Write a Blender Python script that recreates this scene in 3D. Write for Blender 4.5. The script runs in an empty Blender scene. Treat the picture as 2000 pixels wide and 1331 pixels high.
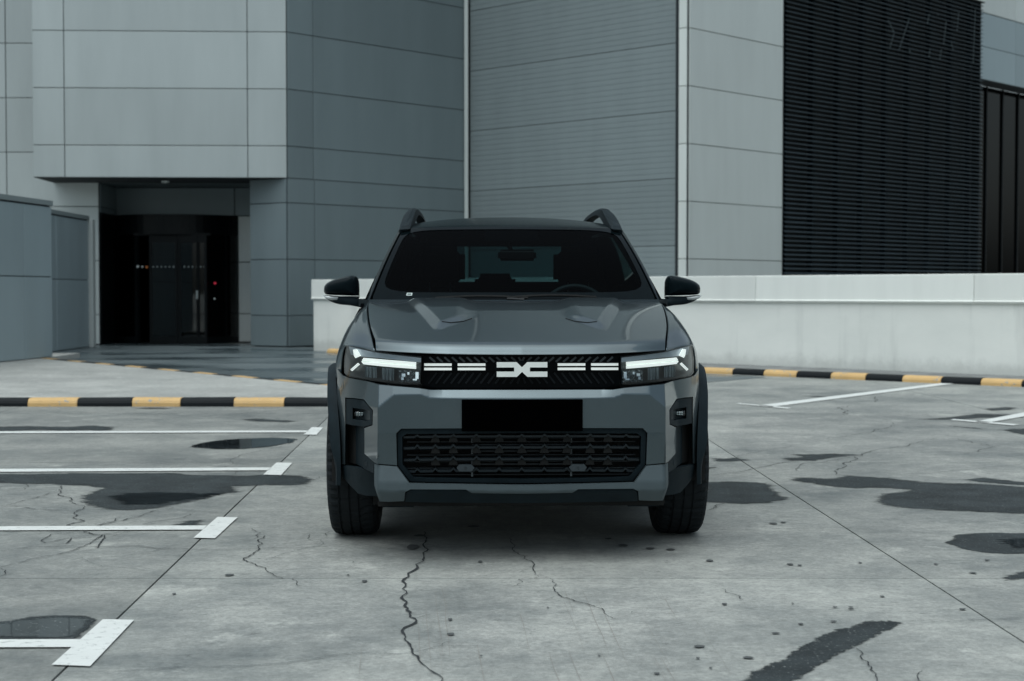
import bpy, bmesh, math, random
import numpy as np
from mathutils import Vector, Matrix

random.seed(7)
scene = bpy.context.scene
COL = scene.collection
R = math.radians

# ------------------------------------------------------------------ camera
CAM_H = 1.16            # eye height in metres
FPX = 3000.0            # focal length in photo pixels (54 mm on a 36 mm sensor)
HORIZON = 570.0         # photo row of the horizon
PITCH = math.atan((665.5 - HORIZON) / FPX)
cam_data = bpy.data.cameras.new('camera')
cam = bpy.data.objects.new('camera', cam_data)
COL.objects.link(cam)
cam.location = (0, 0, CAM_H)
cam.rotation_euler = (R(90) - PITCH, 0, 0)
cam_data.sensor_width = 36.0
cam_data.lens = 54.0
cam_data.clip_start = 0.05
cam_data.clip_end = 2000
cam_data.dof.use_dof = True
cam_data.dof.focus_distance = 6.75
cam_data.dof.aperture_fstop = 4.5
scene.camera = cam

# ------------------------------------------------------------------ light
SUN_EL, SUN_AZ = R(70), R(212)       # azimuth measured clockwise from +Y
world = bpy.data.worlds.new('World')
scene.world = world
world.use_nodes = True
wn, wl = world.node_tree.nodes, world.node_tree.links
wn.clear()
w_out = wn.new('ShaderNodeOutputWorld')
w_bg = wn.new('ShaderNodeBackground')
w_sky = wn.new('ShaderNodeTexSky')
w_sky.sky_type = 'NISHITA'
w_sky.sun_disc = False
w_sky.sun_elevation = SUN_EL
w_sky.sun_rotation = SUN_AZ
w_sky.air_density = 1.6
w_sky.dust_density = 4.0
w_hsv = wn.new('ShaderNodeHueSaturation')
w_hsv.inputs['Saturation'].default_value = 0.28
w_mix = wn.new('ShaderNodeMix')
w_mix.data_type = 'RGBA'
w_mix.blend_type = 'MULTIPLY'
w_mix.inputs['Factor'].default_value = 1.0
w_mix.inputs[7].default_value = (0.85, 0.975, 1.05, 1)
w_bg.inputs['Strength'].default_value = 0.125
wl.new(w_sky.outputs[0], w_hsv.inputs['Color'])
wl.new(w_hsv.outputs[0], w_mix.inputs[6])
wl.new(w_mix.outputs[2], w_bg.inputs['Color'])
wl.new(w_bg.outputs[0], w_out.inputs[0])

sun_data = bpy.data.lights.new('sun', 'SUN')
sun_data.energy = 1.5
sun_data.angle = R(80)
sun_data.color = (1.0, 0.975, 0.90)
sun = bpy.data.objects.new('sun', sun_data)
COL.objects.link(sun)
sdir = Vector((math.sin(SUN_AZ) * math.cos(SUN_EL), math.cos(SUN_AZ) * math.cos(SUN_EL), math.sin(SUN_EL)))
sun.rotation_euler = sdir.to_track_quat('Z', 'Y').to_euler()
sun.location = sdir * 60

vs = scene.view_settings
vs.view_transform = 'Standard'
vs.look = 'None'
vs.exposure = 0.0
vs.gamma = 1.0
vs.use_curve_mapping = False

# ------------------------------------------------------------------ measuring helpers
_cp, _sp = math.cos(PITCH), math.sin(PITCH)
def ray(px, py):
    u, v = (px - 1000.0) / FPX, (665.5 - py) / FPX
    return Vector((u, _cp + v * _sp, -_sp + v * _cp))
def ground(px, py, z=0.0):
    d = ray(px, py)
    t = (z - CAM_H) / d.z
    return Vector((d.x * t, d.y * t, z))
def at_depth(px, py, Y):
    d = ray(px, py)
    t = Y / d.y
    return Vector((d.x * t, Y, CAM_H + d.z * t))

# ------------------------------------------------------------------ object helpers
def tag(o, label=None, category=None, group=None, kind=None):
    if label: o['label'] = label
    if category: o['category'] = category
    if group: o['group'] = group
    if kind: o['kind'] = kind
    return o
def empty(name, loc=(0, 0, 0), rz=0.0, parent=None):
    o = bpy.data.objects.new(name, None)
    o.empty_display_size = 0.2
    COL.objects.link(o)
    o.location = loc
    o.rotation_euler = (0, 0, rz)
    if parent: o.parent = parent
    return o
def link(name, me, parent=None, mat=None):
    if mat is not None:
        me.materials.clear(); me.materials.append(mat)
    o = bpy.data.objects.new(name, me)
    COL.objects.link(o)
    if parent is not None: o.parent = parent
    return o
def mesh(name, verts, faces, mat, parent=None, smooth=False):
    me = bpy.data.meshes.new(name)
    me.from_pydata([tuple(v) for v in verts], [], faces)
    me.update()
    if smooth:
        me.polygons.foreach_set('use_smooth', [True] * len(me.polygons))
    return link(name, me, parent, mat)
class MB:
    """collects boxes, bars and prisms into one mesh"""
    def __init__(s): s.v = []; s.f = []
    def add(s, verts, faces):
        n = len(s.v)
        s.v += [tuple(v) for v in verts]
        s.f += [tuple(i + n for i in f) for f in faces]
        return s
    def box(s, x0, x1, y0, y1, z0, z1):
        return s.add([(x0,y0,z0),(x1,y0,z0),(x1,y1,z0),(x0,y1,z0),(x0,y0,z1),(x1,y0,z1),(x1,y1,z1),(x0,y1,z1)],
                     [(0,3,2,1),(4,5,6,7),(0,1,5,4),(1,2,6,5),(2,3,7,6),(3,0,4,7)])
    def prism(s, poly, z0, z1):
        n = len(poly)
        v = [(p[0], p[1], z0) for p in poly] + [(p[0], p[1], z1) for p in poly]
        f = [tuple(range(n - 1, -1, -1)), tuple(range(n, 2 * n))]
        f += [(i, (i + 1) % n, n + (i + 1) % n, n + i) for i in range(n)]
        return s.add(v, f)
    def bar(s, p0, p1, w, t, up=(0, 0, 1)):
        p0, p1 = Vector(p0), Vector(p1)
        d = (p1 - p0).normalized(); u = Vector(up)
        a = d.cross(u)
        if a.length < 1e-5: a = d.cross(Vector((1, 0, 0)))
        a.normalize(); b = a.cross(d).normalized()
        v = [p + a * sx * w / 2 + b * sy * t / 2 for p in (p0, p1) for sx, sy in ((-1,-1),(1,-1),(1,1),(-1,1))]
        return s.add(v, [(0,1,2,3),(7,6,5,4),(0,4,5,1),(1,5,6,2),(2,6,7,3),(3,7,4,0)])
    def tube(s, pts, r, n=8, closed=False):
        pts = [Vector(p) for p in pts]; rings = []
        m = len(pts)
        for i, p in enumerate(pts):
            if closed: d = pts[(i + 1) % m] - pts[i - 1]
            else: d = pts[min(i + 1, m - 1)] - pts[max(i - 1, 0)]
            d.normalize()
            a = d.cross(Vector((0, 0, 1)))
            if a.length < 1e-3: a = d.cross(Vector((1, 0, 0)))
            a.normalize(); b = a.cross(d)
            rr = r[i] if isinstance(r, (list, tuple)) else r
            rings.append([p + a * math.cos(2*math.pi*k/n) * rr + b * math.sin(2*math.pi*k/n) * rr for k in range(n)])
        v = [q for rg in rings for q in rg]; f = []
        for i in range(m if closed else m - 1):
            j = (i + 1) % m
            for k in range(n):
                f.append((i*n+k, i*n+(k+1) % n, j*n+(k+1) % n, j*n+k))
        if not closed:
            f.append(tuple(range(n - 1, -1, -1))); f.append(tuple((m-1)*n + k for k in range(n)))
        return s.add(v, f)
    def build(s, name, mat, parent=None, smooth=False):
        return mesh(name, s.v, s.f, mat, parent, smooth)

def fix_normals(o):
    bm = bmesh.new(); bm.from_mesh(o.data)
    bmesh.ops.recalc_face_normals(bm, faces=bm.faces)
    bm.to_mesh(o.data); bm.free()
    return o
def bevel(o, w, seg=2):
    bm = bmesh.new(); bm.from_mesh(o.data)
    bmesh.ops.recalc_face_normals(bm, faces=bm.faces)
    bmesh.ops.bevel(bm, geom=list(bm.edges), offset=w, segments=seg, affect='EDGES', clamp_overlap=True)
    bm.to_mesh(o.data); bm.free()
    return o

# ------------------------------------------------------------------ materials
MATS = {}
def nodes_of(m):
    m.use_nodes = True
    nt = m.node_tree
    b = nt.nodes.get('Principled BSDF')
    return nt, b
def N(nt, t, **kw):
    n = nt.nodes.new(t)
    for k, v in kw.items(): setattr(n, k, v)
    return n
def noise(nt, scale, detail=4, rough=0.55, stretch=None, coord='pos', w=None):
    if coord == 'pos':
        g = N(nt, 'ShaderNodeNewGeometry'); src = g.outputs['Position']
    else:
        g = N(nt, 'ShaderNodeTexCoord'); src = g.outputs['Object']
    if stretch:
        mp = N(nt, 'ShaderNodeMapping'); mp.inputs['Scale'].default_value = stretch
        nt.links.new(src, mp.inputs[0]); src = mp.outputs[0]
    n = N(nt, 'ShaderNodeTexNoise')
    n.inputs['Scale'].default_value = scale
    n.inputs['Detail'].default_value = detail
    n.inputs['Roughness'].default_value = rough
    nt.links.new(src, n.inputs['Vector'])
    return n.outputs[0]
def maprange(nt, src, a, b, c, d, smooth=False):
    m = N(nt, 'ShaderNodeMapRange')
    if smooth: m.interpolation_type = 'SMOOTHSTEP'
    for i, v in enumerate((a, b, c, d)): m.inputs[i + 1].default_value = v
    nt.links.new(src, m.inputs[0])
    return m.outputs[0]
def mixc(nt, fac, c1, c2, mode='MIX'):
    m = N(nt, 'ShaderNodeMix', data_type='RGBA', blend_type=mode)
    for sock, val in ((m.inputs[0], fac), (m.inputs[6], c1), (m.inputs[7], c2)):
        if isinstance(val, (int, float)): sock.default_value = val
        elif isinstance(val, tuple): sock.default_value = val if len(val) == 4 else (*val, 1)
        else: nt.links.new(val, sock)
    return m.outputs[2]
def mth(nt, op, a, b=0.0):
    m = N(nt, 'ShaderNodeMath', operation=op)
    for sock, val in ((m.inputs[0], a), (m.inputs[1], b)):
        if isinstance(val, (int, float)): sock.default_value = val
        else: nt.links.new(val, sock)
    return m.outputs[0]
def bumpify(nt, b, h, strength=0.2, dist=0.01):
    n = N(nt, 'ShaderNodeBump')
    n.inputs['Strength'].default_value = strength
    n.inputs['Distance'].default_value = dist
    nt.links.new(h, n.inputs['Height'])
    nt.links.new(n.outputs[0], b.inputs['Normal'])
def M(name, col, rough=0.5, metal=0.0, coat=0.0, var=0.0, vscale=6.0, bump=0.0, bscale=60.0, rvar=0.0,
      coord='pos', spec=0.5, stretch=None, coat_rough=0.03, tint=1.0):
    if name in MATS: return MATS[name]
    m = bpy.data.materials.new(name)
    nt, b = nodes_of(m)
    b.inputs['Roughness'].default_value = rough
    b.inputs['Metallic'].default_value = metal
    b.inputs['Coat Weight'].default_value = coat
    b.inputs['Coat Roughness'].default_value = coat_rough
    b.inputs['Specular IOR Level'].default_value = spec
    b.inputs['Specular Tint'].default_value = (tint, tint, tint, 1)
    c = (*col, 1)
    b.inputs['Base Color'].default_value = c
    if var > 0:
        n = noise(nt, vscale, 5, 0.6, stretch, coord)
        f = maprange(nt, n, 0.3, 0.7, 0, 1)
        lo = tuple(x * (1 - var) for x in col); hi = tuple(min(1, x * (1 + var)) for x in col)
        nt.links.new(mixc(nt, f, lo, hi), b.inputs['Base Color'])
        if rvar > 0:
            nt.links.new(maprange(nt, n, 0.3, 0.7, max(0.02, rough - rvar), min(1, rough + rvar)), b.inputs['Roughness'])
    if bump > 0:
        bumpify(nt, b, noise(nt, bscale, 4, 0.6, None, coord), bump, 0.01)
    MATS[name] = m
    return m

def mat_concrete(name, dark, light, warm=None):
    m = bpy.data.materials.new(name)
    nt, b = nodes_of(m)
    big = noise(nt, 0.22, 5, 0.6)
    mid = noise(nt, 1.5, 7, 0.68)
    streak = noise(nt, 9.0, 6, 0.72)
    fine = noise(nt, 55.0, 4, 0.7)
    grit = noise(nt, 260.0, 2, 0.6)
    f = mth(nt, 'ADD', mth(nt, 'MULTIPLY', maprange(nt, big, .38, .62, 0, 1), .34), mth(nt, 'MULTIPLY', maprange(nt, mid, .36, .64, 0, 1), .40))
    f = mth(nt, 'ADD', f, mth(nt, 'MULTIPLY', maprange(nt, streak, .3, .7, 0, 1), .26))
    c = mixc(nt, f, dark, light)
    # small dark grime specks and pale scuffs with shapes of their own
    sp = maprange(nt, noise(nt, 13.0, 8, 0.82), .56, .70, 0, .65, True)
    c = mixc(nt, sp, c, tuple(x * .5 for x in dark))
    scf = maprange(nt, noise(nt, 1.9, 8, 0.74), .56, .70, 0, .6, True)
    c = mixc(nt, scf, c, tuple(min(1, x * 1.22) for x in light))
    rust = maprange(nt, noise(nt, .9, 6, 0.7), .62, .78, 0, .35, True)
    c = mixc(nt, rust, c, (0.25, 0.205, 0.155))
    pit = maprange(nt, noise(nt, 19.0, 5, .7), .32, .68, .84, 1.13)
    gr = mth(nt, 'MULTIPLY', pit, maprange(nt, fine, .3, .7, .78, 1.18))
    gr2 = maprange(nt, grit, .3, .7, .82, 1.14)
    cc = N(nt, 'ShaderNodeCombineColor')
    g3 = mth(nt, 'MULTIPLY', gr, gr2)
    for i in range(3): nt.links.new(g3, cc.inputs[i])
    c = mixc(nt, 1.0, c, cc.outputs[0], 'MULTIPLY')
    oi = N(nt, 'ShaderNodeObjectInfo')          # per-slab tone from the object colour
    c = mixc(nt, 1.0, c, oi.outputs['Color'], 'MULTIPLY')
    nt.links.new(c, b.inputs['Base Color'])
    nt.links.new(maprange(nt, mid, .3, .7, .5, .78), b.inputs['Roughness'])
    b.inputs['Specular IOR Level'].default_value = 0.4
    bumpify(nt, b, mth(nt, 'ADD', fine, mth(nt, 'MULTIPLY', grit, .6)), .22, .006)
    return m
CONC = mat_concrete('concrete', (0.115, 0.131, 0.131), (0.475, 0.478, 0.438))
CONC_ISLAND = mat_concrete('island concrete', (0.25, 0.258, 0.248), (0.50, 0.51, 0.48))
CONC_WALK = M('sidewalk concrete', (0.17, 0.18, 0.178), .8, var=.35, vscale=3, bump=.25, bscale=40)
SUBBASE = M('joint filler', (0.022, 0.026, 0.028), .9)
CRACK = M('crack shadow', (0.022, 0.026, 0.028), .95)
CRACK_FINE = M('hairline crack', (0.075, 0.085, 0.087), .9)
SCRATCH = M('rust scratch', (0.235, 0.215, 0.195), .8)
OIL = M('oil drop', (0.085, 0.092, 0.092), .6, spec=.2)

def mat_asphalt():
    m = bpy.data.materials.new('wet asphalt')
    nt, b = nodes_of(m)
    n = noise(nt, .55, 5, .6, (.6, 1.4, 1))
    fine = noise(nt, 140, 3, .7)
    c = mixc(nt, maprange(nt, n, .35, .65, 0, 1), (0.040, 0.058, 0.066), (0.105, 0.130, 0.138))
    nt.links.new(c, b.inputs['Base Color'])
    nt.links.new(maprange(nt, n, .38, .60, .16, .55), b.inputs['Roughness'])
    bumpify(nt, b, fine, .05, .004)
    return m
ASPHALT = mat_asphalt()

def mat_paint_white():
    m = bpy.data.materials.new('road paint')
    nt, b = nodes_of(m)
    wear = maprange(nt, noise(nt, 22, 8, .8), .54, .66, 0, .85, True)
    soil = maprange(nt, noise(nt, 4, 6, .7), .3, .75, 0, .4)
    c = mixc(nt, soil, (0.72, 0.745, 0.72), (0.47, 0.49, 0.475))
    c = mixc(nt, wear, c, (0.26, 0.28, 0.275))
    nt.links.new(c, b.inputs['Base Color'])
    b.inputs['Roughness'].default_value = .6
    bumpify(nt, b, noise(nt, 120, 3, .6), .2, .004)
    return m
ROADPAINT = mat_paint_white()

def mat_wet(name, col, rough, alpha_hi=1.0, soft=.5):
    """damp film: vertex attribute 'edge' runs 0 at the rim to 1 inside"""
    m = bpy.data.materials.new(name)
    nt, b = nodes_of(m)
    at = N(nt, 'ShaderNodeAttribute', attribute_name='edge')
    n = noise(nt, 16, 7, .75, (.5, 1.5, 1))
    n2 = noise(nt, 90, 4, .7)
    e = mth(nt, 'ADD', at.outputs['Fac'], mth(nt, 'MULTIPLY', mth(nt, 'SUBTRACT', n, .5), 2.2))
    e = mth(nt, 'ADD', e, mth(nt, 'MULTIPLY', mth(nt, 'SUBTRACT', n2, .5), .9))
    a = maprange(nt, e, soft - .30, soft + .30, 0, alpha_hi, True)
    lo = tuple(x * .55 for x in col); hi = tuple(x * 1.7 for x in col)
    c = mixc(nt, maprange(nt, noise(nt, 4, 7, .72), .32, .68, 0, 1), lo, hi)
    dry = maprange(nt, noise(nt, 85, 3, .6), .60, .70, 0, .7, True)
    c = mixc(nt, dry, c, (0.24, 0.26, 0.255))
    nt.links.new(c, b.inputs['Base Color'])
    b.inputs['Roughness'].default_value = rough
    b.inputs['Specular IOR Level'].default_value = .20 if rough < .2 else .16
    tr = N(nt, 'ShaderNodeBsdfTransparent')
    mx = N(nt, 'ShaderNodeMixShader')
    nt.links.new(a, mx.inputs[0]); nt.links.new(tr.outputs[0], mx.inputs[1]); nt.links.new(b.outputs[0], mx.inputs[2])
    nt.links.new(mx.outputs[0], nt.nodes['Material Output'].inputs[0])
    if rough > .2: bumpify(nt, b, n2, .25, .006)
    return m
WET = mat_wet('damp concrete', (0.026, 0.032, 0.034), .6)
WATER = mat_wet('standing water', (0.016, 0.021, 0.024), .03, 1.0, .45)

def mat_panel(name, col, metal=.0, rough=.38, coat=0.0):
    m = bpy.data.materials.new(name)
    nt, b = nodes_of(m)
    oi = N(nt, 'ShaderNodeObjectInfo')
    v = maprange(nt, oi.outputs['Random'], 0, 1, .93, 1.05)
    st = noise(nt, 1.2, 5, .6, (2.2, 2.2, .35))
    v = mth(nt, 'MULTIPLY', v, maprange(nt, st, .3, .7, .95, 1.03))
    cc = N(nt, 'ShaderNodeCombineColor')
    for i in range(3): nt.links.new(v, cc.inputs[i])
    nt.links.new(mixc(nt, 1.0, (*col, 1), cc.outputs[0], 'MULTIPLY'), b.inputs['Base Color'])
    b.inputs['Metallic'].default_value = metal
    nt.links.new(maprange(nt, st, .3, .7, rough - .04, rough + .06), b.inputs['Roughness'])
    bumpify(nt, b, noise(nt, 1.6, 2, .5), .05, .03)
    return m
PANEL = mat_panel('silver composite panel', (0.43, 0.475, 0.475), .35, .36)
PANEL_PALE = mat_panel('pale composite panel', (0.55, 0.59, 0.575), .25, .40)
PIER_EDGE_LIT = mat_panel('sunlit pier edge panel', (0.70, 0.74, 0.715), .1, .42)  # paler than the pier front: sunlight on this side put into the colour
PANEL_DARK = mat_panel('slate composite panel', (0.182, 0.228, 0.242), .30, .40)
PANEL_FENCE = mat_panel('fence panel', (0.30, 0.37, 0.395), .2, .45)
PANEL_RIB = mat_panel('ribbed cladding', (0.240, 0.285, 0.295), .15, .45)
BACKING = M('dark panel backing', (0.02, 0.026, 0.03), .9)  # near-black backing that shows in the panel joints
TRIM = M('light trim', (0.46, 0.50, 0.49), .45)
LOUVRE = M('louvre metal', (0.034, 0.052, 0.063), .5, .1, var=.2, vscale=2, spec=.3)
LOUVRE_TIP = M('louvre end cap', (0.30, 0.34, 0.34), .35, .5)
BLACKMETAL = M('black door frame', (0.003, 0.005, 0.006), .4, var=.15, vscale=4, spec=.2)
DARKROOM = M('dark interior', (0.006, 0.008, 0.009), .8)
COPING = mat_panel('white coping', (0.80, 0.825, 0.785), .05, .45)
def mat_stucco():
    m = bpy.data.materials.new('white render')
    nt, b = nodes_of(m)
    big = noise(nt, .5, 6, .6, (1, 1, 2.0))
    run = noise(nt, 3.5, 5, .6, (1, 1, .10))
    c = mixc(nt, maprange(nt, big, .3, .7, 0, 1), (0.73, 0.755, 0.715), (0.85, 0.865, 0.82))
    c = mixc(nt, maprange(nt, run, .54, .76, 0, .4, True), c, (0.45, 0.47, 0.45))
    # splash dirt along the foot, broken by noise
    g = N(nt, 'ShaderNodeNewGeometry'); s = N(nt, 'ShaderNodeSeparateXYZ')
    nt.links.new(g.outputs['Position'], s.inputs[0])
    z = mth(nt, 'ADD', s.outputs[2], mth(nt, 'MULTIPLY', mth(nt, 'SUBTRACT', noise(nt, 5, 6, .7), .5), .30))
    c = mixc(nt, maprange(nt, z, .10, .30, .42, 0, True), c, (0.33, 0.34, 0.32))
    nt.links.new(c, b.inputs['Base Color'])
    b.inputs['Roughness'].default_value = .8
    bumpify(nt, b, noise(nt, 45, 5, .65), .25, .01)
    return m
STUCCO = mat_stucco()
def mat_kerb(name, col, chip):
    m = bpy.data.materials.new(name)
    nt, b = nodes_of(m)
    ch = maprange(nt, noise(nt, 13, 7, .75), chip, chip + .06, 0, 1, True)
    soil = maprange(nt, noise(nt, 4, 5, .65), .3, .75, 0, .45)
    c = mixc(nt, soil, col, tuple(x * .62 for x in col))
    c = mixc(nt, ch, c, (0.30, 0.31, 0.30))
    nt.links.new(c, b.inputs['Base Color'])
    b.inputs['Roughness'].default_value = .62
    bumpify(nt, b, noise(nt, 60, 4, .65), .3, .008)
    return m
KERB_Y = mat_kerb('yellow kerb paint', (0.66, 0.43, 0.18), .57)
KERB_K = mat_kerb('black kerb paint', (0.007, 0.010, 0.012), .66)
KERB_K.node_tree.nodes['Principled BSDF'].inputs['Specular IOR Level'].default_value = .2

def mat_glass(name, tint, refl=1.0, rough=0.02, base=0.0):
    """thin pane: tinted see-through plus fresnel mirror"""
    m = bpy.data.materials.new(name)
    m.use_nodes = True
    nt = m.node_tree; nt.nodes.clear()
    out = N(nt, 'ShaderNodeOutputMaterial')
    tr = N(nt, 'ShaderNodeBsdfTransparent'); tr.inputs[0].default_value = (*tint, 1)
    gl = N(nt, 'ShaderNodeBsdfGlossy'); gl.inputs[0].default_value = (refl, refl, refl, 1)
    gl.inputs['Roughness'].default_value = rough
    fr = N(nt, 'ShaderNodeFresnel'); fr.inputs[0].default_value = 1.5
    fac = mth(nt, 'ADD', fr.outputs[0], base)
    mx = N(nt, 'ShaderNodeMixShader')
    nt.links.new(fac, mx.inputs[0]); nt.links.new(tr.outputs[0], mx.inputs[1]); nt.links.new(gl.outputs[0], mx.inputs[2])
    nt.links.new(mx.outputs[0], out.inputs[0])
    return m
GLASS_DARK = mat_glass('dark door glass', (0.34, 0.44, 0.47), .75, .02, .025)
GLASS_FAR = mat_glass('far glazing', (0.25, 0.32, 0.34), .07)
GLASS_WIN = mat_glass('windscreen glass', (0.26, 0.35, 0.36), .08)
GLASS_TINT = mat_glass('tinted side glass', (0.006, 0.010, 0.010), .25)
GLASS_REAR = mat_glass('rear window glass', (0.15, 0.27, 0.28), .3)
GLASS_LAMP = mat_glass('lamp lens', (0.80, 0.84, 0.85), .9)
def mat_emit(name, col, strength):
    m = bpy.data.materials.new(name)
    nt, b = nodes_of(m)
    b.inputs['Base Color'].default_value = (*col, 1)
    b.inputs['Emission Color'].default_value = (*col, 1)
    b.inputs['Emission Strength'].default_value = strength
    return m
# ================================================================== GROUND
ground_root = tag(mesh('ground', [(-600,-600,-.035),(600,-600,-.035),(600,900,-.035),(-600,900,-.035)], [(0,1,2,3)], SUBBASE), kind='structure')
def joint_l(Y): return -1.372 - .0343 * (Y - 4.573)
def joint_r(Y): return 1.693 - .0221 * (Y - 5.08)
def col_x(k, Y):
    a, b = joint_l(Y), joint_r(Y)
    return a + (b - a) * k
ROWS = [-14, -10.4, -6.2, -2.0, 2.0, 6.185, 10.38, 14.6, 18.8, 23.0, 27.2, 31.4, 35.6, 39.8]
for j in range(len(ROWS) - 1):
    for k in range(-5, 6):
        y0, y1 = ROWS[j] + .0035, ROWS[j+1] - .0035
        g = .0045
        q = [(col_x(k, y0) + g, y0), (col_x(k+1, y0) - g, y0), (col_x(k+1, y1) - g, y1), (col_x(k, y1) + g, y1)]
        sl = MB().prism(q, -.034, 0.0).build('concrete_slab', CONC, ground_root)
        tone = random.Random(j * 31 + k * 7 + 5).uniform(.93, 1.05) * (.80 if k < 0 else (.95 if k > 0 else 1.0))  # random slab tone, darker in the left columns
        sl.color = (tone * .985, tone, tone * 1.01, 1)
tag(mesh('outer_ground', [(-600,39.8,-.002),(600,39.8,-.002),(600,900,-.002),(-600,900,-.002)], [(0,1,2,3)], CONC), kind='structure')
_g2 = MB()
for x0, x1, y0, y1 in ((-600, -17.6, -600, 39.8), (18.4, 600, -600, 39.8), (-17.6, 18.4, -600, -14)):
    _g2.add([(x0,y0,-.002),(x1,y0,-.002),(x1,y1,-.002),(x0,y1,-.002)], [(0,1,2,3)])
tag(_g2.build('far_ground', CONC), kind='structure')

def jag(pts, amp, depth, closed=False, rnd=random):
    """midpoint displacement along a polyline"""
    pts = [Vector(p) for p in pts]
    for _ in range(depth):
        out = []
        n = len(pts)
        for i in range(n if closed else n - 1):
            a, b = pts[i], pts[(i + 1) % n]
            d = b - a; L = d.length
            nrm = Vector((-d.y, d.x, 0))
            out += [a, (a + b) / 2 + nrm * rnd.uniform(-amp, amp)]
        if not closed: out.append(pts[-1])
        pts = out
    return pts

# asphalt driveway in front of the entrance (4 mm above the slabs)
asp = [(-9.6, 34.2), (-9.6, 27.6), (-7.7, 25.1), (-.23, 15.42), (.6, 16.6), (2.48, 19.55), (3.45, 20.75), (2.0, 22.4), (-3.6, 29.1), (-3.7, 34.2)]
tag(mesh('driveway', [(x, y, .004) for x, y in asp], [tuple(range(len(asp)))], ASPHALT), kind='structure')

# raised island: concrete top, kerb stones round it
KH = .085
isl = [(-15, 15.62), (-.55, 15.62), (-2.28, 17.86), (-7.6, 24.75), (-7.6, 27.0), (-15, 27.0)]
tag(MB().prism(isl, -.02, KH - .004).build('traffic_island', CONC_ISLAND), kind='structure')

def kerb_stone(a, b, inward, h, w, mat, parent, gap=.006):
    a, b = Vector((a[0], a[1], 0)), Vector((b[0], b[1], 0))
    d = (b - a).normalized(); n = Vector((inward[0], inward[1], 0)).normalized()
    a = a + d * gap / 2; b = b - d * gap / 2
    prof = [(0, -.01), (0, h * .42), (.012, h * .72), (.035, h * .93), (.06, h), (w, h), (w, -.01)]
    v = []
    for p in (a, b):
        dz = random.uniform(-.003, .003); dn = random.uniform(-.004, .004)
        v += [p + n * (q[0] + dn) + Vector((0, 0, q[1] + dz)) for q in prof]
    m = len(prof)
    f = [(i, (i+1) % m, m + (i+1) % m, m + i) for i in range(m)] + [tuple(range(m-1, -1, -1)), tuple(range(m, 2*m))]
    o = mesh('kerb_stone', v, f, mat, parent)
    fix_normals(o)
    return o
left_kerb = tag(empty('kerb', (-6, 15.5, 0)), kind='structure')
def stones(root, pts, inward, h, w, first_yellow):
    inv = Vector(root.location)
    yel = first_yellow
    for i in range(len(pts) - 1):
        a = (pts[i][0] - inv.x, pts[i][1] - inv.y); b = (pts[i+1][0] - inv.x, pts[i+1][1] - inv.y)
        kerb_stone(a, b, inward, h, w, KERB_Y if yel else KERB_K, root)
        yel = not yel
pxs = [-240 - 97 * k for k in range(18, 0, -1)] + [-240, -145, -50, 52, 149, 256, 351, 455, 554, 652, 752, 852]
Yk = 15.47
stones(left_kerb, [((p - 1000) / FPX * Yk, Yk + .012 * ((i * 7) % 3 - 1) * 0) for i, p in enumerate(pxs)], (0, 1), KH, .16, False)
back_kerb = tag(empty('kerb', (-5, 21, 0)), kind='structure')
bp = []
A, B = Vector((-.42, 15.72)), Vector((-7.5, 24.95))
nst = 21
for i in range(nst + 1):
    t = i / nst; bp.append(A.lerp(B, t))
stones(back_kerb, bp, (-.79, -.61), KH, .16, True)

right_kerb = tag(empty('kerb', (3, 21, 0)), kind='structure')
rk = []
for p in (1369.6, 1430, 1491, 1555, 1622, 1690, 1762, 1837, 1915, 1995):
    y = np.interp(p, [1370, 2000], [729.5, 756.5]); g_ = ground(p, float(y)); rk.append((g_.x, g_.y))
d_ = Vector((rk[-1][0] - rk[-2][0], rk[-1][1] - rk[-2][1]))
for i in range(7): rk.append((rk[-1][0] + d_.x, rk[-1][1] + d_.y))
d0 = Vector((-3.50 - rk[0][0], 29.0 - rk[0][1])); nl = 14
lead = [(rk[0][0] + d0.x * i / nl, rk[0][1] + d0.y * i / nl) for i in range(nl, 0, -1)]
stones(right_kerb, lead + rk, (.72, .70), KH, .13, True)
# footway between the kerb and the parapet
line = [Vector(p) for p in (lead + rk)]
fw = [(p.x + .11, p.y + .10) for p in line] + [(p.x + 2.4, p.y + 2.4) for p in reversed(line)]
tag(MB().prism(fw, -.02, KH - .006).build('footway', CONC_WALK), kind='structure')

# painted bay markings
def strip(name, pts, w, z, mat, parent=None, ragged=0.0):
    pts = [Vector(p) for p in pts]
    L, Rr = [], []
    for i, p in enumerate(pts):
        d = (pts[min(i+1, len(pts)-1)] - pts[max(i-1, 0)])
        d.z = 0; d.normalize(); n = Vector((-d.y, d.x, 0))
        ww = w[i] if isinstance(w, (list, tuple)) else w
        L.append(p + n * (ww / 2 + random.uniform(-ragged, ragged))); Rr.append(p - n * (ww / 2 + random.uniform(-ragged, ragged)))
    v = [(q.x, q.y, z) for q in L] + [(q.x, q.y, z) for q in Rr]
    n = len(pts)
    f = [(n + i, n + i + 1, i + 1, i) for i in range(n - 1)]
    return mesh(name, v, f, mat, parent)
def poly_px(name, px, z, mat, parent=None):
    v = [ground(*p) for p in px]
    o = mesh(name, [(q.x, q.y, z) for q in v], [tuple(range(len(v)))], mat, parent)
    return fix_up(o)
def fix_up(o):
    bm = bmesh.new(); bm.from_mesh(o.data)
    for f in bm.faces:
        f.normal_update()
        if f.normal.z < 0: f.normal_flip()
    bm.to_mesh(o.data); bm.free()
    return o
ZP = .006
marks = tag(empty('bay_marking', (0, 0, 0)), kind='structure')
marks_r = tag(empty('bay_marking', (0, 0, 0)), kind='structure')
poly_px('painted_tee', [(201,1213),(262,1214),(176,1305),(101,1302)], ZP, ROADPAINT, marks)
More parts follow.
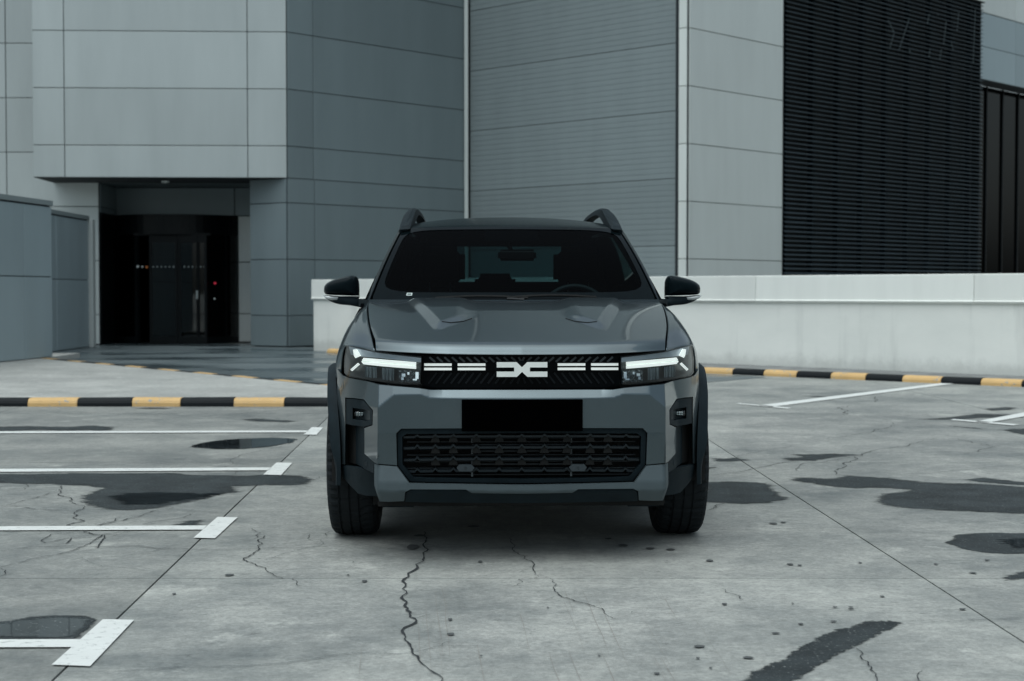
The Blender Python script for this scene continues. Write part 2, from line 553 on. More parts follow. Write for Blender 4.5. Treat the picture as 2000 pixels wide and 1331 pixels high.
poly_px('painted_line', [(-500,1254),(157,1252),(140,1267.5),(-500,1270)], ZP, ROADPAINT, marks)
poly_px('painted_tee', [(425,1012),(464,1013),(420,1054),(378,1053)], ZP, ROADPAINT, marks)
poly_px('painted_line', [(-400,1032),(404,1029),(396,1037),(-400,1040)], ZP, ROADPAINT, marks)
poly_px('painted_tee', [(540,905.5),(571,906),(549,930),(514,929)], ZP, ROADPAINT, marks)
poly_px('painted_line', [(-400,920),(530,915),(525,920.5),(-400,926)], ZP, ROADPAINT, marks)
poly_px('painted_tee', [(609,836),(631,836.5),(618,851),(593,850.5)], ZP, ROADPAINT, marks)
poly_px('painted_line', [(-400,845.5),(603,842.5),(599,846),(-400,849)], ZP, ROADPAINT, marks)
poly_px('painted_line', [(1845,748.5),(1868,750),(1508,796),(1482,793)], ZP, ROADPAINT, marks_r)
poly_px('painted_tee', [(1438,789.8),(1444,788.8),(1546,798),(1538,799.6)], ZP, ROADPAINT, marks_r)
poly_px('painted_line', [(2000,807),(2160,780),(2190,782),(1930,827),(1904,825)], ZP, ROADPAINT, marks_r)
poly_px('painted_tee', [(1855,821.5),(1864,820),(1990,830.5),(1980,832.5)], ZP, ROADPAINT, marks_r)

# damp patches and standing water
def pip_dist(p, poly):
    best = 1e9
    n = len(poly)
    for i in range(n):
        a, b = poly[i], poly[(i+1) % n]
        dx, dy = b[0]-a[0], b[1]-a[1]
        t = max(0, min(1, ((p[0]-a[0])*dx + (p[1]-a[1])*dy) / (dx*dx + dy*dy + 1e-12)))
        d = math.hypot(p[0]-a[0]-t*dx, p[1]-a[1]-t*dy)
        if d < best: best = d
    return best
def patch(name, px, mat, z, soft=.075, amp=.09, depth=2):
    base = [ground(*p) for p in px]
    rnd = random.Random(int(px[0][0] * 13 + px[0][1]))
    pts = jag(base, amp, depth, True, rnd)
    poly = [(p.x, p.y) for p in pts]
    xs = [p[0] for p in poly]; ys = [p[1] for p in poly]
    w, h = max(xs) - min(xs), max(ys) - min(ys)
    bm = bmesh.new()
    vs_ = [bm.verts.new((x, y, z)) for x, y in poly]
    es = [bm.edges.new((vs_[i], vs_[(i+1) % len(vs_)])) for i in range(len(vs_))]
    bmesh.ops.triangle_fill(bm, edges=es, use_beauty=True)
    gx = max(w / 34, .03); gy = max(h / 20, .03)
    for k in range(1, int(w / gx)):
        bmesh.ops.bisect_plane(bm, geom=bm.verts[:] + bm.edges[:] + bm.faces[:], plane_co=(min(xs) + k*gx, 0, 0), plane_no=(1, 0, 0))
    for k in range(1, int(h / gy)):
        bmesh.ops.bisect_plane(bm, geom=bm.verts[:] + bm.edges[:] + bm.faces[:], plane_co=(0, min(ys) + k*gy, 0), plane_no=(0, 1, 0))
    for f in bm.faces:
        f.normal_update()
        if f.normal.z < 0: f.normal_flip()
    me = bpy.data.meshes.new(name)
    bm.to_mesh(me); bm.free()
    at = me.attributes.new('edge', 'FLOAT', 'POINT')
    Ym = sum(ys) / len(ys)
    sf = soft * max(1, Ym / 7)
    at.data.foreach_set('value', [min(1.0, pip_dist(v.co, poly) / sf) for v in me.vertices])
    o = link(name, me, ground_root, mat)
    return o
ZW, ZW2 = .002, .0032
patch('damp_patch', [(-260,926),(0,926),(345,923),(400,927.5),(480,928),(560,926),(600,929),(632,937),(610,948),(560,951),(520,950),(470,952),(480,962),(440,968),(380,982),(330,993),(250,1000),(190,997),(150,985),(140,972),(160,962),(185,955),(150,951),(100,948),(0,946),(-260,945)], WET, ZW)
patch('puddle', [(200,970),(235,963),(330,961),(455,962),(400,976),(320,989),(230,990)], WATER, ZW2, .10)
patch('puddle', [(362,873),(400,864),(460,858),(530,855.5),(588,858),(575,866),(540,872),(480,877.5),(420,878)], WATER, ZW2, .03, .05)
patch('damp_patch', [(362,876),(400,863),(460,857),(530,854.5),(592,857),(577,867),(540,873),(480,879),(420,880)], WET, ZW)
patch('damp_patch', [(-120,836),(60,832),(140,833),(180,829),(240,834),(230,840),(262,841),(200,843),(60,842),(-120,846)], WET, ZW)
patch('damp_patch', [(455,818),(520,817.5),(592,822),(570,827),(500,825)], WET, ZW)
patch('damp_patch', [(-150,1222),(0,1214),(60,1205),(120,1201),(170,1203),(195,1210),(182,1228),(150,1253),(-150,1254)], WET, ZW, .03, .05)
patch('puddle', [(-150,1224),(0,1218),(70,1208),(130,1206),(172,1208),(186,1213),(146,1250),(-150,1251)], WATER, ZW2, .05, .05)
patch('damp_patch', [(325,1030),(350,1018),(390,1013.5),(418,1015),(400,1029)], WET, ZW)
patch('damp_patch', [(250,797),(300,795.5),(345,797),(330,801),(270,800)], WET, ZW)
patch('damp_patch', [(1360,942),(1430,939.5),(1510,943),(1520,952),(1535,966),(1556,975),(1510,985),(1450,988),(1360,984)], WET, ZW)
patch('damp_patch', [(1525,940),(1550,932),(1620,934),(1650,928),(1740,933),(1780,938),(1850,943),(1930,945),(2000,951),(2150,955),(2150,1010),(2000,1007),(1900,1002),(1800,998),(1730,991),(1700,985),(1712,965),(1765,958),(1640,955),(1600,950),(1560,943)], WET, ZW)
patch('damp_patch', [(1860,938),(1920,932),(1990,940),(2080,944),(2080,951),(1980,949),(1900,943)], WET, ZW)
patch('damp_patch', [(1478,883.5),(1560,887),(1620,885.5),(1695,889),(1640,895),(1600,902),(1540,903),(1512,896),(1555,892.5)], WET, ZW)
patch('damp_patch', [(1836,1060),(1860,1045),(1900,1040.5),(2000,1041),(2160,1045),(2160,1080),(2000,1084),(1930,1083),(1870,1073)], WET, ZW, .04)
patch('puddle', [(1930,1056),(1990,1050),(2120,1052),(2120,1074),(1980,1076)], WATER, ZW2, .10)
patch('damp_patch', [(1940,1130),(1975,1118),(2010,1112),(2120,1100),(2120,1130),(2000,1135),(1960,1138)], WET, ZW)
patch('damp_patch', [(1380,1370),(1480,1305),(1560,1262),(1630,1229),(1690,1212),(1740,1211),(1774,1215),(1745,1232),(1690,1256),(1620,1295),(1550,1334),(1500,1370)], WET, ZW, .025, .05, 3)
patch('damp_patch', [(1908,798),(1960,794.5),(2000,797),(1992,803),(1930,804)], WET, ZW)
patch('damp_patch', [(1766,819),(1850,814),(1900,807),(1960,809),(2080,808),(2080,815),(1930,818),(1850,822)], WET, ZW)
patch('damp_patch', [(1945,840),(2010,834),(2080,836),(2080,850),(1990,851),(1965,846)], WET, ZW)
patch('damp_patch', [(1380,896),(1440,892),(1483,900),(1430,904),(1385,903)], WET, ZW)
patch('damp_patch', [(1360,912),(1400,911),(1422,914),(1390,918),(1360,918)], WET, ZW)
patch('damp_patch', [(1558,774),(1600,773),(1640,774.5),(1590,778)], WET, ZW)
patch('damp_patch', [(1528,790),(1548,789),(1557,791),(1540,792.5)], WET, ZW)
patch('damp_patch', [(1826,830),(1880,833),(1935,838),(1925,841),(1870,836)], WET, ZW)

# cracks
def crack(px, w, mat=CRACK, amp=.16, depth=3, fork=True):
    rnd = random.Random(int(px[0][0] * 7 + px[0][1] * 3))
    base = [ground(*p) for p in px]
    pts = jag(base, amp, depth, False, rnd)
    n = len(pts)
    ws = []
    for i in range(n):
        t = i / (n - 1)
        ws.append(w * .78 * (0.35 + .65 * math.sin(math.pi * min(1, max(0, t * .9 + .05)))) * rnd.uniform(.45, 1.35))
    strip('crack', pts, ws, .0042, mat, ground_root)
crack([(829,1040),(832,1056),(826,1066),(834,1078),(828,1092),(812,1104),(805,1118),(790,1132),(786,1152),(784,1170),(790,1186),(800,1202),(812,1212),(800,1224),(786,1237),(796,1256),(805,1276),(818,1292),(838,1310),(862,1334)], .013, CRACK, .12, 2)
crack([(812,1210),(826,1206),(838,1203)], .004)
crack([(805,1276),(790,1279),(740,1278),(690,1277),(640,1284),(560,1297),(480,1303),(380,1304),(250,1312),(100,1316)], .005, CRACK_FINE, .05)
crack([(812,1276),(840,1268),(862,1263),(900,1263),(960,1266)], .004, CRACK_FINE, .08)
crack([(862,1263),(868,1257),(884,1254)], .003, CRACK_FINE)
crack([(1003,1048),(1005,1070),(1012,1082),(1030,1096),(1040,1112),(1052,1128)], .007, CRACK, .12)
crack([(1074,1132),(1086,1142),(1090,1160),(1096,1168),(1118,1173),(1140,1180),(1176,1191),(1184,1203)], .006, CRACK, .1)
crack([(1090,1166),(1070,1172),(1052,1176)], .003, CRACK_FINE)
crack([(1052,1129),(1030,1134),(1012,1134),(997,1148)], .004)
crack([(1184,1203),(1208,1212)], .004)
crack([(492,1034),(508,1042),(504,1052),(518,1048),(512,1064),(498,1080),(476,1092),(494,1102),(520,1112),(534,1124),(552,1132)], .007, CRACK, .12)
crack([(494,1100),(530,1092),(560,1082),(590,1074),(612,1070),(632,1064),(628,1056),(618,1056)], .004, CRACK_FINE, .1)
crack([(572,1132),(580,1144),(588,1147)], .005)
crack([(604,1045),(607,1056)], .005)
crack([(644,1040),(636,1050)], .005)
crack([(0,1110),(60,1093),(130,1080),(163,1069),(200,1070),(270,1068),(320,1074),(345,1073),(420,1075),(640,1070)], .007, CRACK, .06)
crack([(163,1069),(200,1046),(255,1038)], .009, CRACK, .04)
crack([(205,1047),(199,1058),(190,1072)], .011, CRACK, .05)
crack([(255,1038),(220,1049),(180,1052),(140,1052),(90,1062),(80,1058),(100,1045),(150,1042),(200,1047)], .006, CRACK, .05)
crack([(140,1052),(135,1058),(128,1064)], .009, CRACK, .05)
crack([(0,1078),(60,1070),(130,1068),(163,1069)], .006, CRACK, .08)
crack([(165,1036),(180,1044),(205,1047)], .009)
crack([(112,948),(118,962),(140,976),(165,990)], .008, CRACK, .12)
crack([(165,990),(145,1002),(142,1012),(165,1018),(150,1022),(130,1028),(145,1030),(190,1028),(240,1018),(285,1004),(340,993)], .011, CRACK, .1)
crack([(195,1024),(220,1020),(235,1012)], .007)
crack([(0,990),(30,990),(70,996),(145,1000)], .007, CRACK, .1)
crack([(110,958),(70,974),(30,984),(0,990)], .006, CRACK, .1)
crack([(48,958),(55,950),(52,944)], .006)
crack([(275,1028),(320,1018),(350,1014),(372,1005)], .006, CRACK, .1)
crack([(340,997),(400,1001),(460,1004),(560,1000),(640,998)], .004, CRACK_FINE, .06)
crack([(490,960),(540,954),(590,950),(640,956)], .006, CRACK, .06)
crack([(612,938),(640,928)], .006)
crack([(450,918),(460,928),(455,940)], .004)
crack([(550,872),(500,884),(455,904),(452,920)], .005, CRACK, .1)
crack([(-40,910),(60,903),(200,909),(400,906),(640,908)], .005, CRACK_FINE, .03)
crack([(160,1090),(200,1108),(300,1118),(420,1112)], .004, CRACK_FINE, .08)
crack([(360,1063),(300,1078),(240,1088),(170,1094)], .004, CRACK_FINE, .08)
crack([(0,1128),(10,1120),(0,1112)], .005)
crack([(1560,922),(1570,906),(1640,898),(1690,886),(1740,876),(1790,866),(1830,857)], .008, CRACK, .1)
crack([(1632,928),(1648,914),(1668,900),(1690,888)], .009, CRACK, .12)
crack([(1745,826),(1735,836),(1700,846),(1650,854)], .009, CRACK, .1)
crack([(1650,854),(1600,860)], .005)
crack([(1710,775),(1714,783),(1708,786)], .012, CRACK, .06)
crack([(1660,793),(1656,804),(1648,812)], .014)
crack([(1380,905),(1440,894),(1500,880),(1560,868)], .006, CRACK_FINE, .06)
crack([(1380,930),(1460,920),(1520,906),(1570,898)], .008, CRACK, .06)
crack([(1380,998),(1400,992),(1414,984)], .008)
crack([(1870,858),(1900,866),(1945,874),(1912,884),(1880,885)], .008, CRACK, .1)
crack([(1740,802),(1790,808),(1830,818)], .007, CRACK_FINE)
crack([(1380,1036),(1480,1036),(1560,1034),(1640,1032),(1720,1038),(1800,1042),(1860,1044)], .006, CRACK_FINE, .05)
crack([(1672,1268),(1680,1284),(1696,1296),(1700,1310),(1716,1335)], .006, CRACK, .14)
crack([(1684,1262),(1720,1260),(1740,1258)], .003, CRACK_FINE)
crack([(1776,1214),(1850,1217),(1930,1212),(2010,1208)], .004, CRACK_FINE, .05)
crack([(1795,1350),(1792,1320),(1800,1312)], .005)
crack([(1410,1152),(1440,1165),(1452,1174)], .005)
crack([(1780,928),(1900,918),(2000,905)], .006, CRACK_FINE, .08)
crack([(110,768),(140,764),(160,770),(150,760)], .02, CRACK_FINE)
crack([(290,780),(340,766),(345,754)], .015, CRACK_FINE)
crack([(330,780),(345,772)], .015, CRACK_FINE)
rs = random.Random(3)
for i in range(22):       # long rusty scratches in the slab in front of the car
    x = rs.uniform(640, 1380); y = rs.uniform(1145, 1290); L = rs.uniform(40, 150)
    sl = (x - 760) / 900 * 1.0
    crack([(x, y), (x + sl * L * .5, y + L * .5), (x + sl * L, y + L)], rs.uniform(.0012, .0022), SCRATCH, .01, 1)

# oil drops and drips
def drop(px, py, rx, ry):
    c = ground(px, py); rnd = random.Random(int(px * 31 + py))
    rx, ry = rx * .8, ry * .8; wx = rx / FPX * c.y; wy = abs(ground(px, py - ry).y - ground(px, py + ry).y) / 2
    n = 18
    ph = rnd.uniform(0, 6)
    v = [(c.x + wx * math.cos(2*math.pi*k/n) * (1 + .12 * math.sin(2*2*math.pi*k/n + ph)), c.y + wy * math.sin(2*math.pi*k/n) * (1 + .12 * math.cos(3*2*math.pi*k/n + ph)), .0048) for k in range(n)]
    mesh('oil_drop', v, [tuple(range(n))], OIL, ground_root)
for p in [(806,1070,15,6),(712,1137,7,2.5),(938,1099,5,2.5),(879,1212,6,2.6),(880,1241,10,3),(940,1284,3,1.4),(1070,1189,2.5,1.4),(1283,1318,8,2.4),(1170,1283,3,1.4),
          (1217,1067,11,2.6),(1270,1073,12,2),(1310,1075,10,2),(1188,1054,9,2),(820,1048,14,2.5),(925,1030,14,2),(1386,1097,8,2.6),(1415,1182,7,2.2),(1366,1265,13,3.0),(1461,1287,12,3.0),(1388,1307,4,1.6),
          (1363,1288,5,1.8),(1515,1239,10,1.8),(1564,1221,7,2),(1628,1216,7,1.6),(1631,1188,6,1.3),(1662,1188,6,1.3),(1662,1192,7,1.3),(1723,1167,6,1.6),(1548,1181,3,1.3),(1900,1121,9,1.6),(1828,1104,5,1.3),(1928,1096,6,1.3),(1880,1192,9,1.8),
          (680,1125,3,1.4),(448,1125,12,2.4),(340,1162,5,1.6),(1543,1104,9,1.8),(1562,1106,6,1.4),(1510,1024,10,1.8),(1530,1022,7,1.3),(1680,1101,4,1.3),(690,1100,2,1),(1234,1198,2,1)]:
    drop(*p)
# ================================================================== BUILDING
def V2(x, y): return Vector((x, y))
def panel_mesh(L, z0, z1, t, ch=.006):
    """bevelled cladding sheet: local x along the wall 0..L, y = outward 0..t"""
    v = [(0,0,z0),(L,0,z0),(L,0,z1),(0,0,z1),
         (0,t-ch,z0),(L,t-ch,z0),(L,t-ch,z1),(0,t-ch,z1),
         (ch,t,z0+ch),(L-ch,t,z0+ch),(L-ch,t,z1-ch),(ch,t,z1-ch)]
    f = [(0,1,5,4),(1,2,6,5),(2,3,7,6),(3,0,4,7),(4,5,9,8),(5,6,10,9),(6,7,11,10),(7,4,8,11),(8,9,10,11)]
    return v, f
def wall_frame(a, b, side):
    """axes of a wall from a to b; side=+1 puts outward on the right of travel"""
    d = (b - a); L = d.length; d = d / L
    n = Vector((d.y, -d.x)) * side
    return d, n, L
def place(a, d, n, p):
    return (a.x + d.x * p[0] + n.x * p[1], a.y + d.y * p[0] + n.y * p[1], p[2])
def clad(parent, part_name, a, b, side, xs, zs, mat, z_lo=None, z_hi=None, t=.03, gap=.014, back=.25):
    """backing wall (a part) carrying one sheet per cell (sub-parts)"""
    d, n, L = wall_frame(a, b, side)
    z0, z1 = zs[0], zs[-1]
    bm_ = MB()
    vv = [(0,-back,z0),(L,-back,z0),(L,0,z0),(0,0,z0),(0,-back,z1),(L,-back,z1),(L,0,z1),(0,0,z1)]
    bm_.add([place(a, d, n, p) for p in vv], [(0,3,2,1),(4,5,6,7),(0,1,5,4),(1,2,6,5),(2,3,7,6),(3,0,4,7)])
    w = bm_.build(part_name, BACKING, parent)
    fix_normals(w)
    for i in range(len(xs) - 1):
        for j in range(len(zs) - 1):
            v, f = panel_mesh(xs[i+1] - xs[i] - gap, zs[j] + gap / 2, zs[j+1] - gap / 2, t)
            v = [(p[0] + xs[i] + gap / 2, p[1] + .002, p[2]) for p in v]
            o = mesh('panel', [place(a, d, n, p) for p in v], f, mat, w)
            fix_normals(o)
    return w

bld = tag(empty('building', (0, 32, 0)), 'grey panelled building with projecting entrance block, ribbed cladding and dark louvres', 'building')
bld.location = (0, 0, 0)

K1 = V2(-4.65, 31.84); K0 = V2(-5.50, 32.40); K2 = V2(-1.01, 35.67)
K3 = V2(3.44, 31.46); K4 = V2(3.59, 31.32); K5 = V2(5.95, 33.81); K6 = V2(12.33, 40.54)
GRID = [.66 + 1.1683 * k for k in range(20)]         # cladding courses
SOFF = 3.505
TOP = 24.0

# upper entrance block: front and right-hand face
FL = V2(-9.82, 31.62)
def x_at(a, b, px):
    """distance along wall a-b of photo column px"""
    k = (px - 1000) / FPX
    d = (b - a); L = d.length; d = d / L
    t = (k * a.y - a.x) / (d.x - k * d.y)
    return t
zs_up = [SOFF] + [z for z in GRID if z > SOFF + .3] + [TOP]
xs = [0, x_at(FL, K1, 130), x_at(FL, K1, 486), (K1 - FL).length]
clad(bld, 'entrance_block_front', FL, K1, 1, xs, zs_up, PANEL, back=1.6)
L12 = (K2 - K1).length
xs = [0, x_at(K1, K2, 611.5), L12 - .07]
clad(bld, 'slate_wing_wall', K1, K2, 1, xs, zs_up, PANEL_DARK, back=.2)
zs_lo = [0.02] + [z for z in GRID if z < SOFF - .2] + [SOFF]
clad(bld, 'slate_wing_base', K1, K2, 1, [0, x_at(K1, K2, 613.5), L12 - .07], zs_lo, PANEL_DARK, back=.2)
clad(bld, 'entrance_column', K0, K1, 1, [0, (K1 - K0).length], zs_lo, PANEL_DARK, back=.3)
MB().prism([(K0.x+.05, K0.y+.1), (K1.x-.05, K1.y+.3), (K1.x+.6, K1.y+1.2), (K0.x+.1, K0.y+2.4)], 0, SOFF - .01).build('column_core', BACKING, bld)
# soffit over the doorway with its downlight
sof = MB().prism([(-9.80, 31.66), (-4.68, 31.88), (-4.75, 34.9), (-9.80, 34.9)], SOFF + .002, SOFF + .06).build('soffit', M('soffit board', (0.12, 0.15, 0.16), .5), bld)
dl = at_depth(321, 356, 32.6)
ring = MB()
n = 16
ring.add([(dl.x + r_ * math.cos(2*math.pi*k/n), 32.7 + r_ * math.sin(2*math.pi*k/n), z_) for r_, z_ in ((.085, SOFF), (.085, SOFF - .03), (.06, SOFF - .035), (.05, SOFF - .02)) for k in range(n)],
         [(i*n+k, i*n+(k+1) % n, (i+1)*n+(k+1) % n, (i+1)*n+k) for i in range(3) for k in range(n)] + [tuple(3*n+k for k in range(n))])
ring.build('downlight', M('downlight glass', (0.75, 0.78, 0.76), .4), sof)
# recessed left wall
LW0, LW1 = V2(-17.0, 33.26), V2(-8.92, 33.26)
clad(bld, 'recessed_wall', LW0, LW1, 1, [0, 2.0, x_at(LW0, LW1, 17), (LW1 - LW0).length], [0.02] + GRID + [24.0], PANEL, back=.3)
clad(bld, 'doorway_return', V2(-8.93, 33.30), V2(-8.97, 34.85), 1, [0, 1.55], [2.87, 2.997, SOFF], PANEL_DARK, back=.3)
MB().box(-9.2, -8.90, 33.305, 34.85, .012, 2.865).build('doorway_side_screen', BLACKMETAL, bld)
DW0, DW1 = V2(-9.0, 34.85), V2(-5.35, 34.85)
hx = x_at(DW0, DW1, 460)
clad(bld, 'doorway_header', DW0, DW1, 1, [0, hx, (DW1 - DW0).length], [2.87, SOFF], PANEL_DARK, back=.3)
clad(bld, 'doorway_jamb', DW0 + V2(hx + .02, 0), DW1, 1, [0, (DW1 - DW0).length - hx - .02], [.02, .66, 1.828, 2.87], PANEL_PALE, back=.3)  # pale panel colour brightens the jamb in place of light

# revolving door
rd = empty('revolving_door', parent=bld)
dc = V2(-7.62, 35.25); rx, ry = 1.50, 1.45
def drum(u, z, k=1.0):
    return (dc.x + rx * k * math.cos(u), dc.y - ry * k * math.sin(u), z)
def drum_wall(u0, u1, z0, z1, th, mat, name, nseg=18):
    v = []; f = []
    for i in range(nseg + 1):
        u = u0 + (u1 - u0) * i / nseg
        v += [drum(u, z0), drum(u, z1), drum(u, z1, 1 - th), drum(u, z0, 1 - th)]
    for i in range(nseg):
        a, b = i * 4, (i + 1) * 4
        for q in range(4): f.append((a + q, b + q, b + (q+1) % 4, a + (q+1) % 4))
    f += [(0,1,2,3), (nseg*4+3, nseg*4+2, nseg*4+1, nseg*4)]
    o = mesh(name, v, f, mat, rd); fix_normals(o); return o
DT = 2.86
drum_wall(0, math.pi, 2.42, DT, .06, BLACKMETAL, 'drum_header', 28)
MB().add([drum(math.pi * i / 28, DT + .003) for i in range(29)], [tuple(range(28, -1, -1))]).build('drum_lid', BLACKMETAL, rd)
MB().add([drum(math.pi * i / 28, DT - .06) for i in range(29)], [tuple(range(29))]).build('drum_ceiling', DARKROOM, rd)
MB().add([drum(math.pi * i / 28, .012) for i in range(29)], [tuple(range(29))]).build('floor_mat', DARKROOM, rd)
for u0, u1 in ((.06, .60), (.64, 1.06), (2.06, 2.48), (2.52, 3.08)):
    drum_wall(u0, u1, .16, 2.42, .012, GLASS_DARK, 'curved_pane', 8)
    drum_wall(u0 - .03, u1 + .03, .01, .16, .05, BLACKMETAL, 'plinth', 8)
for u in (.03, .62, 1.09, 2.05, 2.50, 3.11):
    drum_wall(u - .025, u + .025, .01, 2.42, .06, BLACKMETAL, 'post', 2)
# flat sliding leaves in the mouth of the drum
ly = dc.y - ry * math.sin(1.09) + .02
def lx(px): return at_depth(px, 500, ly).x
for a_, b_ in ((292, 347), (348, 404)):
    x0, x1 = lx(a_), lx(b_)
    fr = MB()
    fr.box(x0, x0 + .055, ly - .03, ly + .03, .015, 2.40); fr.box(x1 - .055, x1, ly - .03, ly + .03, .015, 2.40)
    fr.box(x0 + .055, x1 - .055, ly - .03, ly + .03, 2.24, 2.40); fr.box(x0 + .055, x1 - .055, ly - .03, ly + .03, .015, .17)
    fr.build('door_leaf', BLACKMETAL, rd)
    MB().box(x0 + .055, x1 - .055, ly - .006, ly + .006, .17, 2.24).build('glass_pane', GLASS_DARK, rd)
MB().box(lx(262), lx(412), ly - .05, ly + .05, 2.40, 2.45).build('sliding_track', BLACKMETAL, rd)
MB().box(lx(318), lx(334), ly - .12, ly - .06, 2.62, 2.67).build('sensor', M('sensor black', (.004,.005,.006), .3), rd)
# turning wings behind the glass
for ang in (.5, 2.1, 3.7, 5.2):
    c_, s_ = math.cos(ang), math.sin(ang)
    MB().bar((dc.x + .05*c_, dc.y + .05*s_, 1.2), (dc.x + 1.2*c_, dc.y + 1.2*s_, 1.2), .02, 2.2).build('wing', GLASS_DARK, rd)
DOTW = M('sticker white', (0.65, 0.70, 0.68), .5)
DOTO = M('sticker orange', (0.75, 0.24, 0.06), .5)
def dot(px, py, r_, m, name, y):
    p = at_depth(px, py, y); k = 10
    o = MB().add([(p.x + r_*math.cos(2*math.pi*i/k), yy, p.z + r_*math.sin(2*math.pi*i/k)) for yy in (y, y + .004) for i in range(k)],
             [tuple(range(k)), tuple(range(2*k-1, k-1, -1))] + [(i, (i+1) % k, k+(i+1) % k, k+i) for i in range(k)]).build(name, m, rd)
    return o
for px_ in (299, 307, 315, 323, 331, 339, 360, 368, 376, 384, 392, 399): dot(px_, 521.5, .017, M('sticker grey', (0.32, 0.37, 0.37), .5), 'sticker', ly - .012)
dot(269, 521, .028, DOTW, 'sticker', ly - .07); dot(278, 521.5, .022, DOTW, 'sticker', ly - .07); dot(286.5, 522, .026, DOTO, 'sticker', ly - .07)
dot(420, 553.5, .026, mat_emit('red button', (0.75, 0.03, 0.07), .22), 'push_button', ly - .02)
dot(419, 584, .02, DOTW, 'push_button', ly - .02)
MB().box(lx(383.5), lx(387), ly - .06, ly - .035, 1.0, 1.18).build('door_pull', M('pull steel', (.4,.44,.44), .3, .8), rd)
# dark lobby behind the door
MB().box(-9.0, -5.4, 37.6, 37.7, 0, 3.4).build('lobby_wall', M('lobby wall', (0.10, 0.13, 0.14), .6, var=.5, vscale=1.5), bld)
MB().box(-9.02, -8.98, 35.2, 37.6, 0, 3.4).box(-5.5, -5.46, 35.2, 37.6, 0, 3.4).box(-9.0, -5.4, 35.2, 37.7, 3.0, 3.06).box(-9.0, -5.4, 34.9, 37.7, .002, .01).build('lobby_lining', DARKROOM, bld)

# corner trim
tr = V2(-1.03, 35.52)
MB().box(tr.x - .065, tr.x + .02, tr.y - .06, tr.y + .06, 0.02, 24).build('corner_trim', TRIM, bld)

# ribbed cladding wall (panels 1.38 m high, twelve ribs each)
d23, n23, L23 = wall_frame(K2, K3, 1)
rib_wall = MB()
rib_wall.add([place(K2, d23, n23, p) for p in [(0,-.3,.02),(L23,-.3,.02),(L23,0,.02),(0,0,.02),(0,-.3,24),(L23,-.3,24),(L23,0,24),(0,0,24)]],
             [(0,3,2,1),(4,5,6,7),(0,1,5,4),(1,2,6,5),(2,3,7,6),(3,0,4,7)])
rw = rib_wall.build('ribbed_wall', BACKING, bld); fix_normals(rw)
PH = 1.3775
zpan = [2.103 + PH * k for k in range(-2, 17)]
for j in range(len(zpan) - 1):
    z0, z1 = max(.05, zpan[j] + .006), zpan[j+1] - .006
    prof = []
    nr = 12
    for r_ in range(nr):
        a_ = z0 + (z1 - z0) * r_ / nr; h_ = (z1 - z0) / nr
        prof += [(.030, a_), (.030, a_ + h_ * .82), (.023, a_ + h_ * .88), (.023, a_ + h_ * .98)]
    prof += [(.016, z1), (0.003, z1)]
    prof = [(0.003, z0)] + prof
    v = [place(K2, d23, n23, (.09, p[0], p[1])) for p in prof] + [place(K2, d23, n23, (L23 - .02, p[0], p[1])) for p in prof]
    m_ = len(prof)
    f = [(i, i+1, m_+i+1, m_+i) for i in range(m_ - 1)] + [tuple(range(m_)), tuple(range(2*m_-1, m_-1, -1))]
    o = mesh('ribbed_panel', v, f, PANEL_RIB, rw); fix_normals(o)

# pale pier
zs_p = [.02] + GRID + [24.0]
d34, n34, L34 = wall_frame(K3, K4, 1)
clad(bld, 'pier_side', K3 + n34 * .05 , K4 + n34 * .05, 1, [0, L34], zs_p, PIER_EDGE_LIT, back=.6)
clad(bld, 'pier_front', K4 + n34 * .05, K5, 1, [0.03, (K5 - K4).length - .02], zs_p, PANEL_PALE, back=.3)

# louvre screen
d56, n56, L56 = wall_frame(K5, K6, 1)
lv = empty('louvre_screen', parent=bld)
MB().add([place(K5, d56, n56, p) for p in [(0.02,-.5,0),(L56,-.5,0),(L56,-.30,0),(0.02,-.30,0),(0.02,-.5,8.73),(L56,-.5,8.73),(L56,-.30,8.73),(0.02,-.30,8.73)]],
         [(0,3,2,1),(4,5,6,7),(0,1,5,4),(1,2,6,5),(2,3,7,6),(3,0,4,7)]).build('screen_back', DARKROOM, lv)
for k in range(9):
    x_ = .25 + (L56 - .7) * k / 8
    MB().add([place(K5, d56, n56, p) for p in [(x_-.05,-.2,0),(x_+.05,-.2,0),(x_+.05,-.06,0),(x_-.05,-.06,0),(x_-.05,-.2,8.72),(x_+.05,-.2,8.72),(x_+.05,-.06,8.72),(x_-.05,-.06,8.72)]],
             [(0,3,2,1),(4,5,6,7),(0,1,5,4),(1,2,6,5),(2,3,7,6),(3,0,4,7)]).build('mullion', M('screen mullion', (.010,.014,.017), .6, spec=.1), lv)
MB().add([place(K5, d56, n56, p) for p in [(L56-.05,-.5,0),(L56-.01,-.5,0),(L56-.01,-.02,0),(L56-.05,-.02,0),(L56-.05,-.5,8.73),(L56-.01,-.5,8.73),(L56-.01,-.02,8.73),(L56-.05,-.02,8.73)]],
         [(0,3,2,1),(4,5,6,7),(0,1,5,4),(1,2,6,5),(2,3,7,6),(3,0,4,7)]).build('screen_end', DARKROOM, lv)
pitch_ = .1025
sv = []
prof = [(-.075, .026), (-.07, .033), (.026, .010), (.036, .000), (.030, -.014), (.018, -.012), (.020, .000)]
for x_ in (.03, L56):
    sv += [place(V2(0, 0), d56, n56, (x_, p[0], p[1])) for p in prof]
m_ = len(prof)
sf_ = [(i, (i+1) % m_, m_ + (i+1) % m_, m_ + i) for i in range(m_)] + [tuple(range(m_)), tuple(range(2*m_-1, m_-1, -1))]
s_me = bpy.data.meshes.new('slat'); s_me.from_pydata(sv, [], sf_); s_me.update(); s_me.materials.append(LOUVRE)
